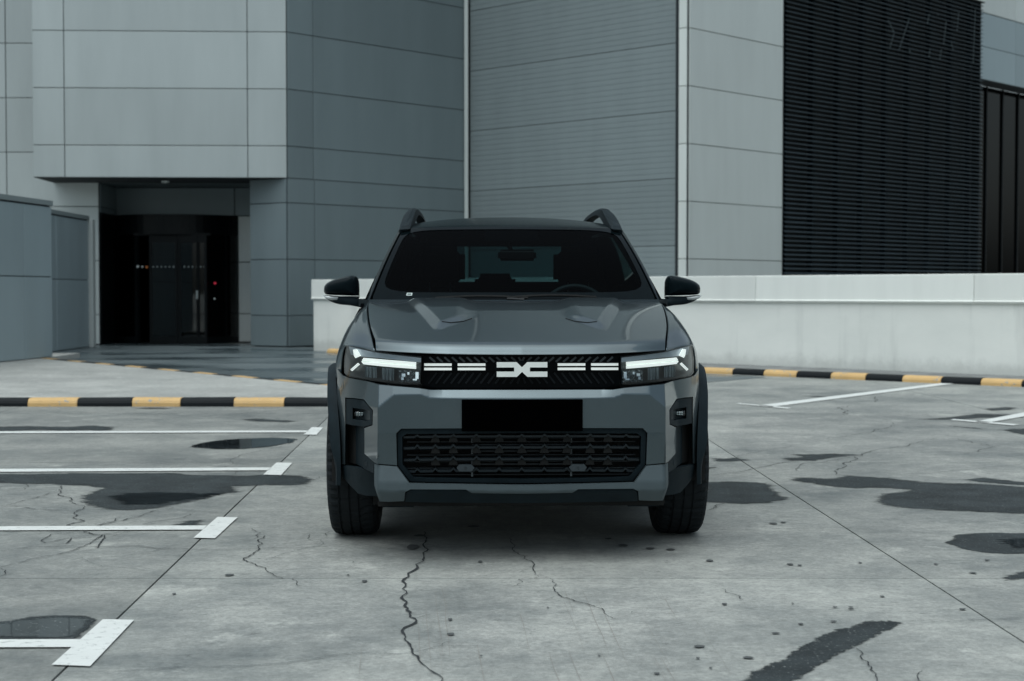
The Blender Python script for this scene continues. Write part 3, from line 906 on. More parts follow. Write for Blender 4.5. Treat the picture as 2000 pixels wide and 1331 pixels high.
tv = [place(V2(0, 0), d56, n56, p) for p in [(L56+.001,-.03,-.006),(L56+.018,-.03,-.006),(L56+.018,.030,-.010),(L56+.001,.030,-.010),(L56+.001,-.03,.026),(L56+.018,-.03,.026),(L56+.018,.030,.008),(L56+.001,.030,.008)]]
t_me = bpy.data.meshes.new('end_cap'); t_me.from_pydata(tv, [], [(0,3,2,1),(4,5,6,7),(0,1,5,4),(1,2,6,5),(2,3,7,6),(3,0,4,7)]); t_me.update(); t_me.materials.append(LOUVRE_TIP)
z_ = .95
while z_ < 8.66:
    s = bpy.data.objects.new('slat', s_me); COL.objects.link(s); s.parent = lv; s.location = (K5.x, K5.y, z_)
    e = bpy.data.objects.new('end_cap', t_me); COL.objects.link(e); e.parent = lv; e.location = (K5.x, K5.y, z_)
    z_ += pitch_
SIGN = M('sign steel', (0.11, 0.14, 0.15), .5, .2)
def on_screen(px, py, o_):
    a = K5 + n56 * o_
    t = x_at(a, a + d56, px)
    p = a + d56 * t
    return Vector((p.x, p.y, at_depth(px, py, p.y).z))
for st in ([(1730,40),(1742,64),(1734,93)], [(1771,36),(1752,97)], [(1771,94),(1773,102)], [(1810,28),(1806,48)], [(1826,26),(1827,31)], [(1843,42),(1838,86)], [(1853,82),(1857,98)], [(1812,95),(1810,111)], [(1834,97),(1831,116)], [(1867,22),(1864,62)], [(1899,18),(1896,125)]):
    for i in range(len(st) - 1):
        MB().bar(on_screen(*st[i], -.03), on_screen(*st[i+1], -.03), .032, .012, (n56.x, n56.y, 0)).build('sign_stroke', SIGN, lv)
clad(bld, 'louvre_fascia', K5 + n56 * .03, K6 + n56 * .03 + d56 * .12, 1, [0, 3.1, 6.2, L56 + .1], [8.74, 9.9, 11.07, 12.24, 13.4, 15.4, 18.0, 21.0, 24.0], PANEL_PALE, back=.5)
# far wing beyond the louvres: panels over a dark glazed front
F0 = K6 - n56 * .9 - d56 * .8; F1 = F0 + d56 * 14
clad(bld, 'far_wing_wall', F0, F1, 1, [0, 4.6, 9.2, 14], [7.0, 7.9, 8.82], PANEL_FENCE, back=.3)
clad(bld, 'far_wing_fascia', F0 + n56 * .0, F1, 1, [0, 4.6, 9.2, 14], [8.83, 10.2, 11.4, 12.6, 15.2, 18.0, 21.0, 24.0], PANEL_PALE, back=.3)
fg = F0 - n56 * .55
def bxw(a, x0, x1, y0, y1, z0, z1):
    return [place(a, d56, n56, p) for p in [(x0,y0,z0),(x1,y0,z0),(x1,y1,z0),(x0,y1,z0),(x0,y0,z1),(x1,y0,z1),(x1,y1,z1),(x0,y1,z1)]]
BF = [(0,3,2,1),(4,5,6,7),(0,1,5,4),(1,2,6,5),(2,3,7,6),(3,0,4,7)]
MB().add(bxw(fg, 0, 14, -1.4, -1.3, 0, 7), BF).build('far_wing_room', M('far room', (0.012, 0.016, 0.018), .7), bld)
MB().add(bxw(fg, 0, 14, .0, .5, 6.98, 7.0), BF).build('far_wing_soffit', BACKING, bld)
gl = empty('far_wing_glazing', parent=bld)
for k in range(14):
    MB().add(bxw(fg, k, k + .95, -.02, 0, .1, 6.97), BF).build('glass_pane', GLASS_FAR, gl)
    MB().add(bxw(fg, k + .95, k + 1.0, -.06, .05, .1, 6.97), BF).build('mullion', BLACKMETAL, gl)
for k in range(24):
    x_ = .2 + k * .42 + random.uniform(-.1, .1); hh = random.choice([1.0, 1.6, .8])
    MB().add(bxw(fg, x_, x_ + .06, -.6, -.54, 1.2, 6.4 if k % 3 else 3.2), BF).build('pipe', M('steel pipe', (.10,.13,.14), .4, .5), gl)
# roof / rear mass so the place is closed from other sides
MB().prism([(-17, 33.6), (-9.3, 33.6), (-9.3, 38), (-4.7, 38), (-4.5, 32.4), (-1.0, 36.2), (3.55, 31.9), (5.6, 34.2), (11.5, 41.0), (22, 50), (10, 62), (-17, 62)], 23.8, 23.95).build('roof', PANEL_DARK, bld)

# ================================================================== PARAPET WALL
pw = tag(empty('parapet_wall'), 'white rendered parapet wall with wide metal coping behind the car', 'wall', kind='thing')
PA = V2(-3.88, 30.05); PB = V2(2.87, 23.3)
dp = (PB - PA).normalized(); PE = PB + dp * 22
dP, nP, LP = wall_frame(PA, PE, 1)
MB().add([place(PA, dP, nP, p) for p in [(0,-.42,-.02),(LP,-.42,-.02),(LP,0,-.02),(0,0,-.02),(0,-.42,1.33),(LP,-.42,1.33),(LP,0,1.33),(0,0,1.33)]], BF).build('rendered_wall', STUCCO, pw)
cuts = [0] + [x_at(PA, PE, p) for p in (930, 1478, 1904)]
cuts += [cuts[-1] + 4.6, cuts[-1] + 9.2, LP]
for i in range(len(cuts) - 1):
    a_, b_ = cuts[i] + (.004 if i else -.03), cuts[i+1] - .004
    prof = [(0.004, 1.015), (.034, 1.005), (.050, 1.03), (.030, 1.045), (.028, 1.385), (.02, 1.393), (-.43, 1.375), (-.44, 1.2), (-.42, 1.2), (-.415, 1.34), (0.004, 1.345)]
    v = [place(PA, dP, nP, (a_, *p)) for p in prof] + [place(PA, dP, nP, (b_, *p)) for p in prof]
    m_ = len(prof)
    o = mesh('coping', v, [(k, (k+1) % m_, m_+(k+1) % m_, m_+k) for k in range(m_)] + [tuple(range(m_)), tuple(range(2*m_-1, m_-1, -1))], COPING, pw)
    fix_normals(o)
# end return back to the building
E0 = PA; E1 = PA - nP * 2.6
dE, nE, LE = wall_frame(E1, E0, 1)
MB().add([place(E1, dE, nE, p) for p in [(0,-.4,-.02),(LE-.43,-.4,-.02),(LE-.43,0,-.02),(0,0,-.02),(0,-.4,1.33),(LE-.43,-.4,1.33),(LE-.43,0,1.33),(0,0,1.33)]], BF).build('wall_return', STUCCO, pw)

# ================================================================== BOUNDARY WALLS AT LEFT
def fence(name, a, b, h, z0, joints, label):
    root = tag(empty(name), label, 'wall', kind='thing')
    w = clad(root, 'wall_core', a, b, 1, [0] + joints + [(b - a).length], [z0, 1.40, h - .10], PANEL_FENCE, back=.22)
    d, n, L = wall_frame(a, b, 1)
    MB().add([place(a, d, n, p) for p in [(-.01,-.26,h-.08),(L+.02,-.26,h-.08),(L+.02,.05,h-.08),(-.01,.05,h-.08),(-.01,-.26,h),(L+.02,-.26,h),(L+.02,.05,h),(-.01,.05,h)]], BF).build('coping', M('fence coping', (0.22, 0.26, 0.265), .5, .2), root)
    MB().add([place(a, d, n, p) for p in [(0,-.2,h-.12),(L,-.2,h-.12),(L,-.01,h-.12),(0,-.01,h-.12),(0,-.2,h-.07),(L,-.2,h-.07),(L,-.01,h-.07),(0,-.01,h-.07)]], BF).build('shadow_gap', BACKING, root)
    return root
S0, S1 = V2(-8.72, 15.9), V2(-7.60, 25.3)
dS = (V2(-7.60, 25.3) - V2(-7.83, 23.48)).normalized()
S0 = S1 - dS * 9.5
fence('boundary_wall', S0, S1, 2.65, KH, [2.7, 5.2, (S1 - S0).length - 1.02], 'tall grey panelled boundary wall at the left edge, nearer of two')
fence('boundary_wall', V2(-8.83, 25.6), V2(-8.83, 31.95), 2.73, .01, [1.4, 2.75, 4.1], 'lower grey panelled wall between boundary wall and revolving door entrance')
post = tag(MB().box(-8.86, -8.72, 31.99, 32.2, 0.004, 2.66).build('wall_post', TRIM), 'pale slim post at the far end of the left wall', 'post')
bevel(post, .01)
bo = ground(84.5, 698.5, KH)
bl = MB()
n = 18
profb = [(.05, 0), (.05, .26), (.045, .285), (.03, .295)]
bl.add([(bo.x + r_ * math.cos(2*math.pi*k/n), bo.y + .1 + r_ * math.sin(2*math.pi*k/n), KH - .006 + z_) for r_, z_ in profb for k in range(n)],
       [(i*n+k, i*n+(k+1) % n, (i+1)*n+(k+1) % n, (i+1)*n+k) for i in range(3) for k in range(n)] + [tuple(3*n+k for k in range(n))])
tag(bl.build('bollard', M('white bollard', (0.62, 0.66, 0.64), .5, var=.12)), 'short white round bollard at the foot of the left wall', 'bollard')
# ================================================================== CAR
CAR_O = Vector((.0433, 6.5, 0)); YAW = R(1.42)
car = tag(empty('parked_car', CAR_O, YAW), 'dark grey compact SUV facing the camera with white bars in its grille', 'car')
_c, _s = math.cos(YAW), math.sin(YAW)
def carpt(px, py, d):
    """point of the car seen at photo pixel (px, py), lying d metres behind its nose plane: (x, d, z)"""
    r = ray(px, py)
    o = Vector((0, 0, CAM_H)) - CAR_O
    ro = Vector((_c * r.x + _s * r.y, -_s * r.x + _c * r.y)); oo = Vector((_c * o.x + _s * o.y, -_s * o.x + _c * o.y))
    t = (d - oo.y) / ro.y
    return Vector((oo.x + ro.x * t, d, CAM_H + r.z * t))
def pchip(xs, ys):
    xs, ys = np.array(xs, float), np.array(ys, float)
    h = np.diff(xs); dl = np.diff(ys) / h; m = np.zeros(len(xs))
    for i in range(1, len(xs) - 1):
        if dl[i-1] * dl[i] > 0:
            w1, w2 = 2*h[i] + h[i-1], h[i] + 2*h[i-1]
            m[i] = (w1 + w2) / (w1 / dl[i-1] + w2 / dl[i])
    m[0], m[-1] = dl[0], dl[-1]
    def f(x):
        x = min(max(x, xs[0]), xs[-1])
        i = min(int(np.searchsorted(xs, x, 'right')) - 1, len(h) - 1)
        t = (x - xs[i]) / h[i]
        return float(ys[i]*(1+2*t)*(1-t)**2 + h[i]*m[i]*t*(1-t)**2 + ys[i+1]*t*t*(3-2*t) + h[i]*m[i+1]*t*t*(t-1))
    return f
env = pchip([0, .3, .45, .55, .63, .70, .75, .79, .81, .825, .84, .85, .87], [.05, .062, .092, .128, .175, .24, .31, .395, .45, .50, .56, .62, .85])
def T(px, py, off=0.0):
    """traced front-view point -> (|x|, z) on the nose surface"""
    d = .1
    for _ in range(9):
        p = carpt(px, py, d); d = env(abs(p.x)) + off
    return (abs(p.x), p.z)
def TL(pts, off=0.0): return [T(p[0], p[1], off) for p in pts]

# ---- paints
def mat_carpaint(name, col, metal=.35, rough=.34, coat=1.0):
    m = bpy.data.materials.new(name)
    nt, b = nodes_of(m)
    fl = noise(nt, 900, 1, .5, None, 'obj')
    dust = maprange(nt, noise(nt, 7, 6, .65, None, 'obj'), .35, .8, 0, .22)
    c = mixc(nt, maprange(nt, fl, .35, .65, 0, 1), tuple(x * .88 for x in col), tuple(x * 1.12 for x in col))
    c = mixc(nt, dust, c, tuple(x * 1.3 + .008 for x in col))
    nt.links.new(c, b.inputs['Base Color'])
    b.inputs['Metallic'].default_value = metal
    b.inputs['Roughness'].default_value = rough
    b.inputs['Coat Weight'].default_value = coat
    if coat < .3:
        b.inputs['Specular IOR Level'].default_value = .10
        b.inputs['Specular Tint'].default_value = (.10, .12, .13, 1)
    nt.links.new(maprange(nt, noise(nt, 9, 5, .6, None, 'obj'), .3, .8, .02, .07), b.inputs['Coat Roughness'])
    return m
PAINT = mat_carpaint('grey car paint', (0.060, 0.086, 0.098), .78, .33, .8)
BLACKPAINT = mat_carpaint('black roof paint', (0.004, 0.008, 0.010), .0, .2, .0)
SATIN = M('satin grey skid', (0.056, 0.078, 0.087), .5, .2, var=.08, vscale=10, coord='obj')
PLASTIC = M('grained black plastic', (0.010, 0.017, 0.021), .6, spec=.2, tint=.35, var=.18, vscale=14, bump=.12, bscale=420, coord='obj')
GLOSSK = M('gloss black', (0.002, 0.003, 0.004), .2, spec=.15, tint=.4, var=.2, vscale=20, coord='obj')
VOID = M('engine bay black', (0.002, 0.003, 0.003), .9)
RUBBER = M('tyre rubber', (0.007, 0.010, 0.012), .75, spec=.2, var=.25, vscale=30, bump=.15, bscale=300, coord='obj')
ALLOY = M('dark alloy', (0.05, 0.06, 0.065), .3, .9)
CHROME = M('lamp reflector', (0.55, 0.60, 0.62), .12, 1.0)
LAMPDARK = M('lamp housing', (0.018, 0.027, 0.032), .3, .2)
WHITEP = M('white trim', (0.74, 0.77, 0.74), .35, var=.04, vscale=20, coord='obj')
DRL = mat_emit('daytime light', (0.93, 0.97, 0.93), .75)
BAR_GLOW = mat_emit('white grille bar with added glow', (0.90, 0.94, 0.90), .20)  # grille bars are white plastic; a slight glow is added to brighten them
SEATM = M('seat cloth', (0.003, 0.004, 0.005), .9, spec=.05, var=.2, vscale=40, coord='obj')
DASHM = M('dashboard', (0.005, 0.008, 0.010), .7, spec=.1)
SILVER = M('satin silver', (0.55, 0.58, 0.57), .3, .8)

# ---- depth-mapped panels of the nose
def zc(a):     # height of the bumper crease at |x| = a
    return float(np.interp(a, CREASE_X, CREASE_Z))
_cr = TL([(1019,777.5),(902,777),(839,775),(822,768.5),(771,769),(742,792)])
CREASE_X = [p[0] for p in _cr]; CREASE_Z = [p[1] for p in _cr]
XP = CREASE_X[-1]
def d_base(x, z):
    return env(abs(x)) + .035 * max(0.0, (z - .60)) 
def d_bumper(x, z):
    a = abs(x)
    plat = .004 + .07 * a * a
    out = max(0.0, z - zc(min(a, XP))) * float(np.interp(a, [.34, .40, .60], [.75, .42, .42])) + max(0.0, a - XP) * 2.5
    low = max(0.0, .56 - z) * .16
    return min(env(a) + .012, plat + out + low * (1 if a < XP else 0))
def d_skid(x, z):
    a = abs(x)
    return min(env(a) - .005, .0 + .08 * a * a + max(0, a - .61) * 1.9) + max(0.0, .312 - z) * .9 + max(0.0, z - .352) * .25
def d_clad(x, z):
    a = abs(x)
    return env(min(a, .87)) + .01 + max(0.0, .40 - z) * .5
def off(fn, o): return lambda x, z: fn(x, z) + o
def fascia(name, outline, fn, mat, parent, holes=(), thick=.03, grid=.02, smooth=True):
    bm = bmesh.new(); es = []
    for loop in [outline] + list(holes):
        vs_ = [bm.verts.new((x, 0, z)) for x, z in loop]
        es += [bm.edges.new((vs_[i], vs_[(i+1) % len(vs_)])) for i in range(len(vs_))]
    bmesh.ops.triangle_fill(bm, edges=es, use_beauty=True)
    xs_ = [p[0] for p in outline]; zs_ = [p[1] for p in outline]
    def cut(lo, hi, g, axis):
        k = math.ceil((lo + 1e-4) / g)
        while k * g < hi - 1e-4:
            no = (1, 0, 0) if axis == 0 else (0, 0, 1); co = (k*g + 1e-5, 0, 0) if axis == 0 else (0, 0, k*g + 1e-5)
            bmesh.ops.bisect_plane(bm, geom=bm.verts[:] + bm.edges[:] + bm.faces[:], plane_co=co, plane_no=no); k += 1
    cut(min(xs_), max(xs_), grid, 0); cut(min(zs_), max(zs_), grid, 2)
    for f in bm.faces:
        f.normal_update()
        if f.normal.y > 0: f.normal_flip()
    front = {}
    for v in bm.verts:
        x, z = v.co.x, v.co.z
        v.co.y = fn(x, z)
    bm.verts.ensure_lookup_table()
    bed = [e for e in bm.edges if e.is_boundary]
    nf0 = len(bm.faces)
    r = bmesh.ops.extrude_edge_only(bm, edges=bed)
    for g in r['geom']:
        if isinstance(g, bmesh.types.BMVert): g.co.y += thick
    bm.faces.ensure_lookup_table()
    side = set(f.index for f in r['geom'] if isinstance(f, bmesh.types.BMFace))
    bm.faces.index_update()
    sidef = [f for f in r['geom'] if isinstance(f, bmesh.types.BMFace)]
    for f in sidef: f.material_index = 0; f.tag = True
    bm.faces.index_update()
    sideidx = {f.index for f in sidef}
    me = bpy.data.meshes.new(name); bm.to_mesh(me); bm.free()
    me.polygons.foreach_set('use_smooth', [True] * len(me.polygons))
    nrm = []
    e_ = .003
    for p in me.polygons:
        for li in p.loop_indices:
            if p.index in sideidx or not smooth:
                nrm.append(tuple(p.normal))
            else:
                co = me.vertices[me.loops[li].vertex_index].co
                c = p.center
                # sample on this face's side so creases stay crisp
                x = co.x * .8 + c.x * .2; z = co.z * .8 + c.z * .2
                nx = (fn(x + e_, z) - fn(x - e_, z)) / (2 * e_); nz = (fn(x, z + e_) - fn(x, z - e_)) / (2 * e_)
                nrm.append(tuple(Vector((nx, -1, nz)).normalized()))
    me.normals_split_custom_set(nrm)
    return link(name, me, parent, mat)
def mir(poly): return [(-x, z) for x, z in poly]
def full(half):
    h = [(x if x > 1e-3 else 0.0, z) for x, z in half]
    return mir(h) + [(x, z) for x, z in reversed(h) if x > 1e-6]
def both(name, half, fn, mat, parent, **kw):
    return [fascia(name, [(s * x, z) for x, z in half], fn, mat, parent, **kw) for s in (-1, 1)]

# front bumper, body colour: centre line -> outside -> back to centre line
B_top = TL([(1019,761.5),(842,761),(818,757),(763,751.5),(740,749),(706,743.5),(680,738.5),(669,734)])
B_side = TL([(659,722),(657.5,760),(658,858),(660,884),(665,908)])
B_in = TL([(673.5,908),(674,834),(673.5,777),(690,778),(711,781),(731,799),(730,828),(712,836.5),(712,886),(733,899),(777,905.5),(776,843),(785,834),(1019,834)])
bump_half = [(0, B_top[0][1])] + B_top[1:] + B_side + B_in[:-1] + [(0, B_in[-1][1])]
fascia('front_bumper', full(bump_half), d_bumper, PAINT, car, thick=.04, grid=.008)
# satin skid
sk = TL([(733.5,901.5),(777,907.5),(801,940),(830,941.5),(1019,945.5),(1019,962.5),(922,961),(910,953.5),(803,951.5),(793,957),(790,976.5),(760,976.5),(743.5,974.5),(734,942)])
sk_half = sk[3:0:-1] + [sk[0]] + sk[:6:-1] + []
sk_half = [(0, sk[4][1]), sk[3], sk[2], sk[1], sk[0], sk[13], sk[12], sk[11], sk[10], sk[9], sk[8], sk[7], sk[6], (0, sk[5][1])]
fascia('skid_plate', full(sk_half), d_skid, SATIN, car, thick=.03, grid=.02)
va = TL([(1019,964),(922,962.5),(909,955),(804,953),(795,959),(793,966),(792.5,972),(792,979),(812,980.5),(1019,984)])
va_half = [(0, va[0][1])] + va[1:9] + [(0, va[9][1])]
fascia('valance', full(va_half), off(d_skid, .012), PLASTIC, car, thick=.05, grid=.03)
for s in (-1, 1):
    a_, b_ = T(742, 979), T(812, 996)
    o = MB().box(min(s*a_[0], s*b_[0]), max(s*a_[0], s*b_[0]), .16, .40, b_[1], a_[1] + .02).build('air_deflector', PLASTIC, car); bevel(o, .012)
# black corner cladding under the fog lamps
cl = TL([(665,910),(676,911.5),(697,915),(732,922.5),(732.5,943),(742,975),(711,973),(697,969),(680,950),(666,932),(654,908)])
both('corner_cladding', cl, d_clad, PLASTIC, car, thick=.05)
# fog-lamp pods with the vertical duct below
pod = TL([(675.5,779.5),(690,780),(710,783),(729.3,800),(728.5,827),(711,834.5),(675.5,829)])
hole = TL([(688,797.5),(724,801),(724.5,819),(716,822.5),(688,820)])
both_h = []
for s in (-1, 1):
    po = fascia('fog_lamp_surround', [(s*x, z) for x, z in pod], off(d_bumper, .006), PLASTIC, car, holes=[[(s*x, z) for x, z in hole]], thick=.03, grid=.015)
    fascia('recess', [(s*x, z) for x, z in hole], off(d_bumper, .045), LAMPDARK, po, thick=.01, grid=.03)
    c0, c1 = T(692, 802.5), T(711, 817)
    cx, cz = s * (c0[0] + c1[0]) / 2, (c0[1] + c1[1]) / 2; rx_, rz_ = abs(c0[0]-c1[0]) / 2, abs(c0[1]-c1[1]) / 2
    dd = d_bumper(cx, cz)
    n = 16; lens = MB()
    rows = [(1.0, .03), (.95, .016), (.7, .008), (.35, .004)]
    lens.add([(cx + rx_*k*math.copysign(abs(math.cos(2*math.pi*i/n))**.6, math.cos(2*math.pi*i/n)), dd + y_, cz + rz_*k*math.copysign(abs(math.sin(2*math.pi*i/n))**.6, math.sin(2*math.pi*i/n))) for k, y_ in rows for i in range(n)],
             [(r_*n+i, r_*n+(i+1) % n, (r_+1)*n+(i+1) % n, (r_+1)*n+i) for r_ in range(3) for i in range(n)] + [tuple(3*n+i for i in range(n))])
    lo = lens.build('fog_lamp', GLASS_LAMP, po, True); fix_normals(lo)
    bx_ = MB()
    for i in range(3):
        for j in range(2):
            bx_.box(cx + rx_*(-.7 + .48*i), cx + rx_*(-.7 + .48*i + .36), dd + .022, dd + .03, cz + rz_*(-.6 + .65*j), cz + rz_*(-.6 + .65*j + .45))
    bx_.build('reflector', CHROME, po)
duct_out = TL([(675.5,831),(691.5,833),(692,912.5),(675.5,908.5)])
both('air_duct', duct_out, off(d_bumper, .10), VOID, car, thick=.01)
duct_in = TL([(691,833),(711.5,836),(711.5,886.5),(732.5,900),(732,920.5),(698,913),(691.5,912)])
def d_duct(x, z):
    a = abs(x); x0 = duct_in[0][0]
    return d_bumper(x, z) + .008 + .09 * max(0, (a - (x0 - .05)) / .05)
dps = both('duct_cheek', duct_in, d_duct, PLASTIC, car, thick=.02, grid=.012)
for s, dp_ in zip((-1, 1), dps):
    c0 = T(717, 905.5); n = 10; rr = .010
    d0_ = d_duct(s*c0[0], c0[1]) - .002
    MB().add([(s*c0[0] + rr*math.cos(2*math.pi*i/n), d0_ + y_, c0[1] + rr*math.sin(2*math.pi*i/n)) for y_ in (0, .02) for i in range(n)], [tuple(range(n))] + [(i, (i+1) % n, n+(i+1) % n, n+i) for i in range(n)]).build('parking_sensor', LAMPDARK, dp_)

# lower grille: surround, back, bars with little peaks, slats, sensor pods
lg = empty('lower_grille', parent=car)
lgo = TL([(1019,835.5),(786,835.5),(778,843.5),(778.5,907),(802,939),(830,940.5),(1019,944.5)])
lgi = TL([(1019,845),(795,845),(787,851),(787,905),(808,931),(840,933.5),(1019,936.5)])
so = [(0, lgo[0][1])] + lgo[1:6] + [(0, lgo[6][1])]; si = [(0, lgi[0][1])] + lgi[1:6] + [(0, lgi[6][1])]
fascia('grille_surround', full(so), off(d_bumper, .016), PLASTIC, lg, holes=[full(si)], thick=.07, grid=.04)
fascia('grille_back', full(so), off(d_bumper, .15), VOID, lg, thick=.01, grid=.06)
CX = 1019.5
def gx(dx, py): return T(CX - dx, py, .0)[0]
peaks = [0, 44.5, 89, 134, 169, 204]
SLATM = M('grille slat', (0.010, 0.016, 0.020), .45, spec=.3)
for ri, py in enumerate((850, 872, 895.5, 918.5)):
    hw = 230 if ri < 3 else 222
    pl = []
    for q in peaks:
        if q > hw: continue
        w2, hgt = 5.0, (5.2 if ri else 3.2)
        if q == 0: pl += [(0, hgt), (w2, 0)]
        else: pl += [(q - w2, 0), (q, hgt), (q + w2, 0)]
    pl += [(hw, 0)]
    pts = []
    for dx, up in pl:
        x, z = T(CX - dx, py - up); pts.append((x, z))
    pts = [(-x, z) for x, z in reversed(pts)] + pts[1:]
    v = []; f = []
    for x, z in pts:
        d_ = d_bumper(x, z) + .028
        v += [(x, d_, z), (x, d_ + .002, z - .009), (x, d_ + .035, z - .016), (x, d_ + .035, z + .002)]
    for i in range(len(pts) - 1):
        a_, b_ = i*4, (i+1)*4
        for q in range(4): f.append((a_+q, b_+q, b_+(q+1) % 4, a_+(q+1) % 4))
    f += [(0,1,2,3), tuple(len(v)-4+q for q in (3,2,1,0))]
    o = mesh('grille_bar', v, f, SLATM, lg); fix_normals(o)
    # small struts hanging under each peak
    for q in peaks[:-1] if ri < 3 else []:
        for s in ((-1, 1) if q else (1,)):
            x, z = T(CX - q, py); x *= s
            d_ = d_bumper(x, z) + .036
            MB().add([(x-.012, d_, z-.002), (x+.012, d_, z-.002), (x+.020, d_+.004, z-.030), (x-.020, d_+.004, z-.030), (x-.012, d_+.02, z-.002), (x+.012, d_+.02, z-.002), (x+.02, d_+.02, z-.03), (x-.02, d_+.02, z-.03)],
                     [(0,1,2,3)[::-1],(4,5,6,7),(0,1,5,4),(1,2,6,5),(2,3,7,6),(3,0,4,7)]).build('grille_strut', VOID, lg)
for k in range(13):
    py = 852 + k * 6.4
    x, z = T(922 if k % 2 else 795, py); d_ = .085 if k % 2 else .105
    MB().box(-x, x, d_, d_ + .03, z, z + .005).build('radiator_slat', SLATM, lg)
for s in (-1, 1):
    x, _ = T(922, 880)
    for k in range(4):
        z0_ = T(922, 866 + k*22)[1]
        MB().box(s*x - .004, s*x + .004, .075, .083, z0_, z0_ + .022).build('shutter_clip', M('clip grey', (.06,.075,.08), .5), lg)
    a_ = TL([(892,914),(897,907.5),(921,907.5),(927,914),(921,921),(897,921)])
    po = fascia('radar_pod', [(s*q[0], q[1]) for q in a_], off(d_bumper, .018), M('pod plastic', (.030,.042,.050), .45), lg, thick=.03, grid=.05)
    c0 = T(909, 914)
    n = 8
    MB().add([(s*c0[0] + .006*math.cos(2*math.pi*i/n), d_bumper(s*c0[0], c0[1]) + .0165, c0[1] + .006*math.sin(2*math.pi*i/n)) for i in range(n)], [tuple(range(n))]).build('lens_dot', LAMPDARK, po)

# number plate
pa, pb = T(902, 778.8), T(902, 840)
plx = pa[0]
pl_ = MB().box(-plx, plx, -.012, .006, pb[1], pa[1] - .001).build('number_plate', M('blank black plate', (0.0006, 0.0006, 0.0007), .9, spec=0.0), car)

# upper grille
ug = empty('upper_grille', parent=car)
uo = TL([(1019,695.5),(915,695.5),(826,697),(824,757),(840,760),(1019,760.5)])
u_half = [(0, uo[0][1])] + uo[1:5] + [(0, uo[5][1])]
d_grille = lambda x, z: env(abs(x)) + .055
fascia('grille_panel', full(u_half), d_grille, GLOSSK, ug, thick=.03, grid=.05)
def bar3(name, p, q, w, t, mat, parent, d_off):
    (x0, z0), (x1, z1) = p, q
    return MB().bar((x0, env(abs(x0)) + d_off, z0), (x1, env(abs(x1)) + d_off, z1), t, w, (0, -1, 0)).build(name, mat, parent)
RIBM = M('grille rib', (0.030, 0.040, 0.046), .35)
RIBM2 = M('grille rib lower', (0.005, 0.007, 0.009), .5, spec=.15)
for k in range(13):
    for s in (-1, 1):
        p = T(CX - 14.6*k - 6, 699); q = T(CX - 14.6*k + 5 if k else CX, 708.5)
        bar3('grille_rib', (s*p[0], p[1]), (s*q[0], q[1]), .0045, .008, RIBM, ug, .050)
        p = T(CX - 14.6*k - 8, 751); q = T(CX - 14.6*k + 8 if k else CX, 730)
        bar3('grille_rib', (s*p[0], p[1]), (s*q[0], q[1]), .004, .008, RIBM2, ug, .050)
for x0, x1 in ((828, 882), (893.7, 948.2)):
    for y0, y1 in ((711, 715.8), (719.6, 724.2)):
        poly = TL([(x0, y0), (x1, y0), (x1, y1), (x0, y1)])
        both('white_bar', poly, lambda x, z: env(abs(x)) + .028, BAR_GLOW, ug, thick=.02, grid=.03)
for s in (-1, 1):
    poly = TL([(826, 709), (968, 709.5), (968, 726), (826, 726.5)])
    fascia('bar_backing', [(s*x, z) for x, z in poly], lambda x, z: env(abs(x)) + .046, GLOSSK, ug, thick=.01, grid=.05)
eo = TL([(970,707.4),(1009,707.4),(1019.5,717.5),(1019.5,726),(1009,735.7),(970,735.7),(970,725.6),(1004,725.6),(1004,717.4),(970,717.4)])
eh = [(0, eo[2][1]), eo[1], eo[0], eo[9], eo[8], eo[7], eo[6], eo[5], eo[4], (0, eo[3][1])]
fascia('emblem', full(eh), lambda x, z: .018 + .05*abs(x)**2, WHITEP, ug, thick=.03, grid=.05)
ebk = TL([(967,705),(1012,705),(1012,738),(967,738)])
fascia('emblem_base', [(-ebk[0][0], ebk[0][1]), (ebk[0][0], ebk[0][1]), (ebk[0][0], ebk[3][1]), (-ebk[0][0], ebk[3][1])], lambda x, z: .036, GLOSSK, ug, thick=.02, grid=.05)

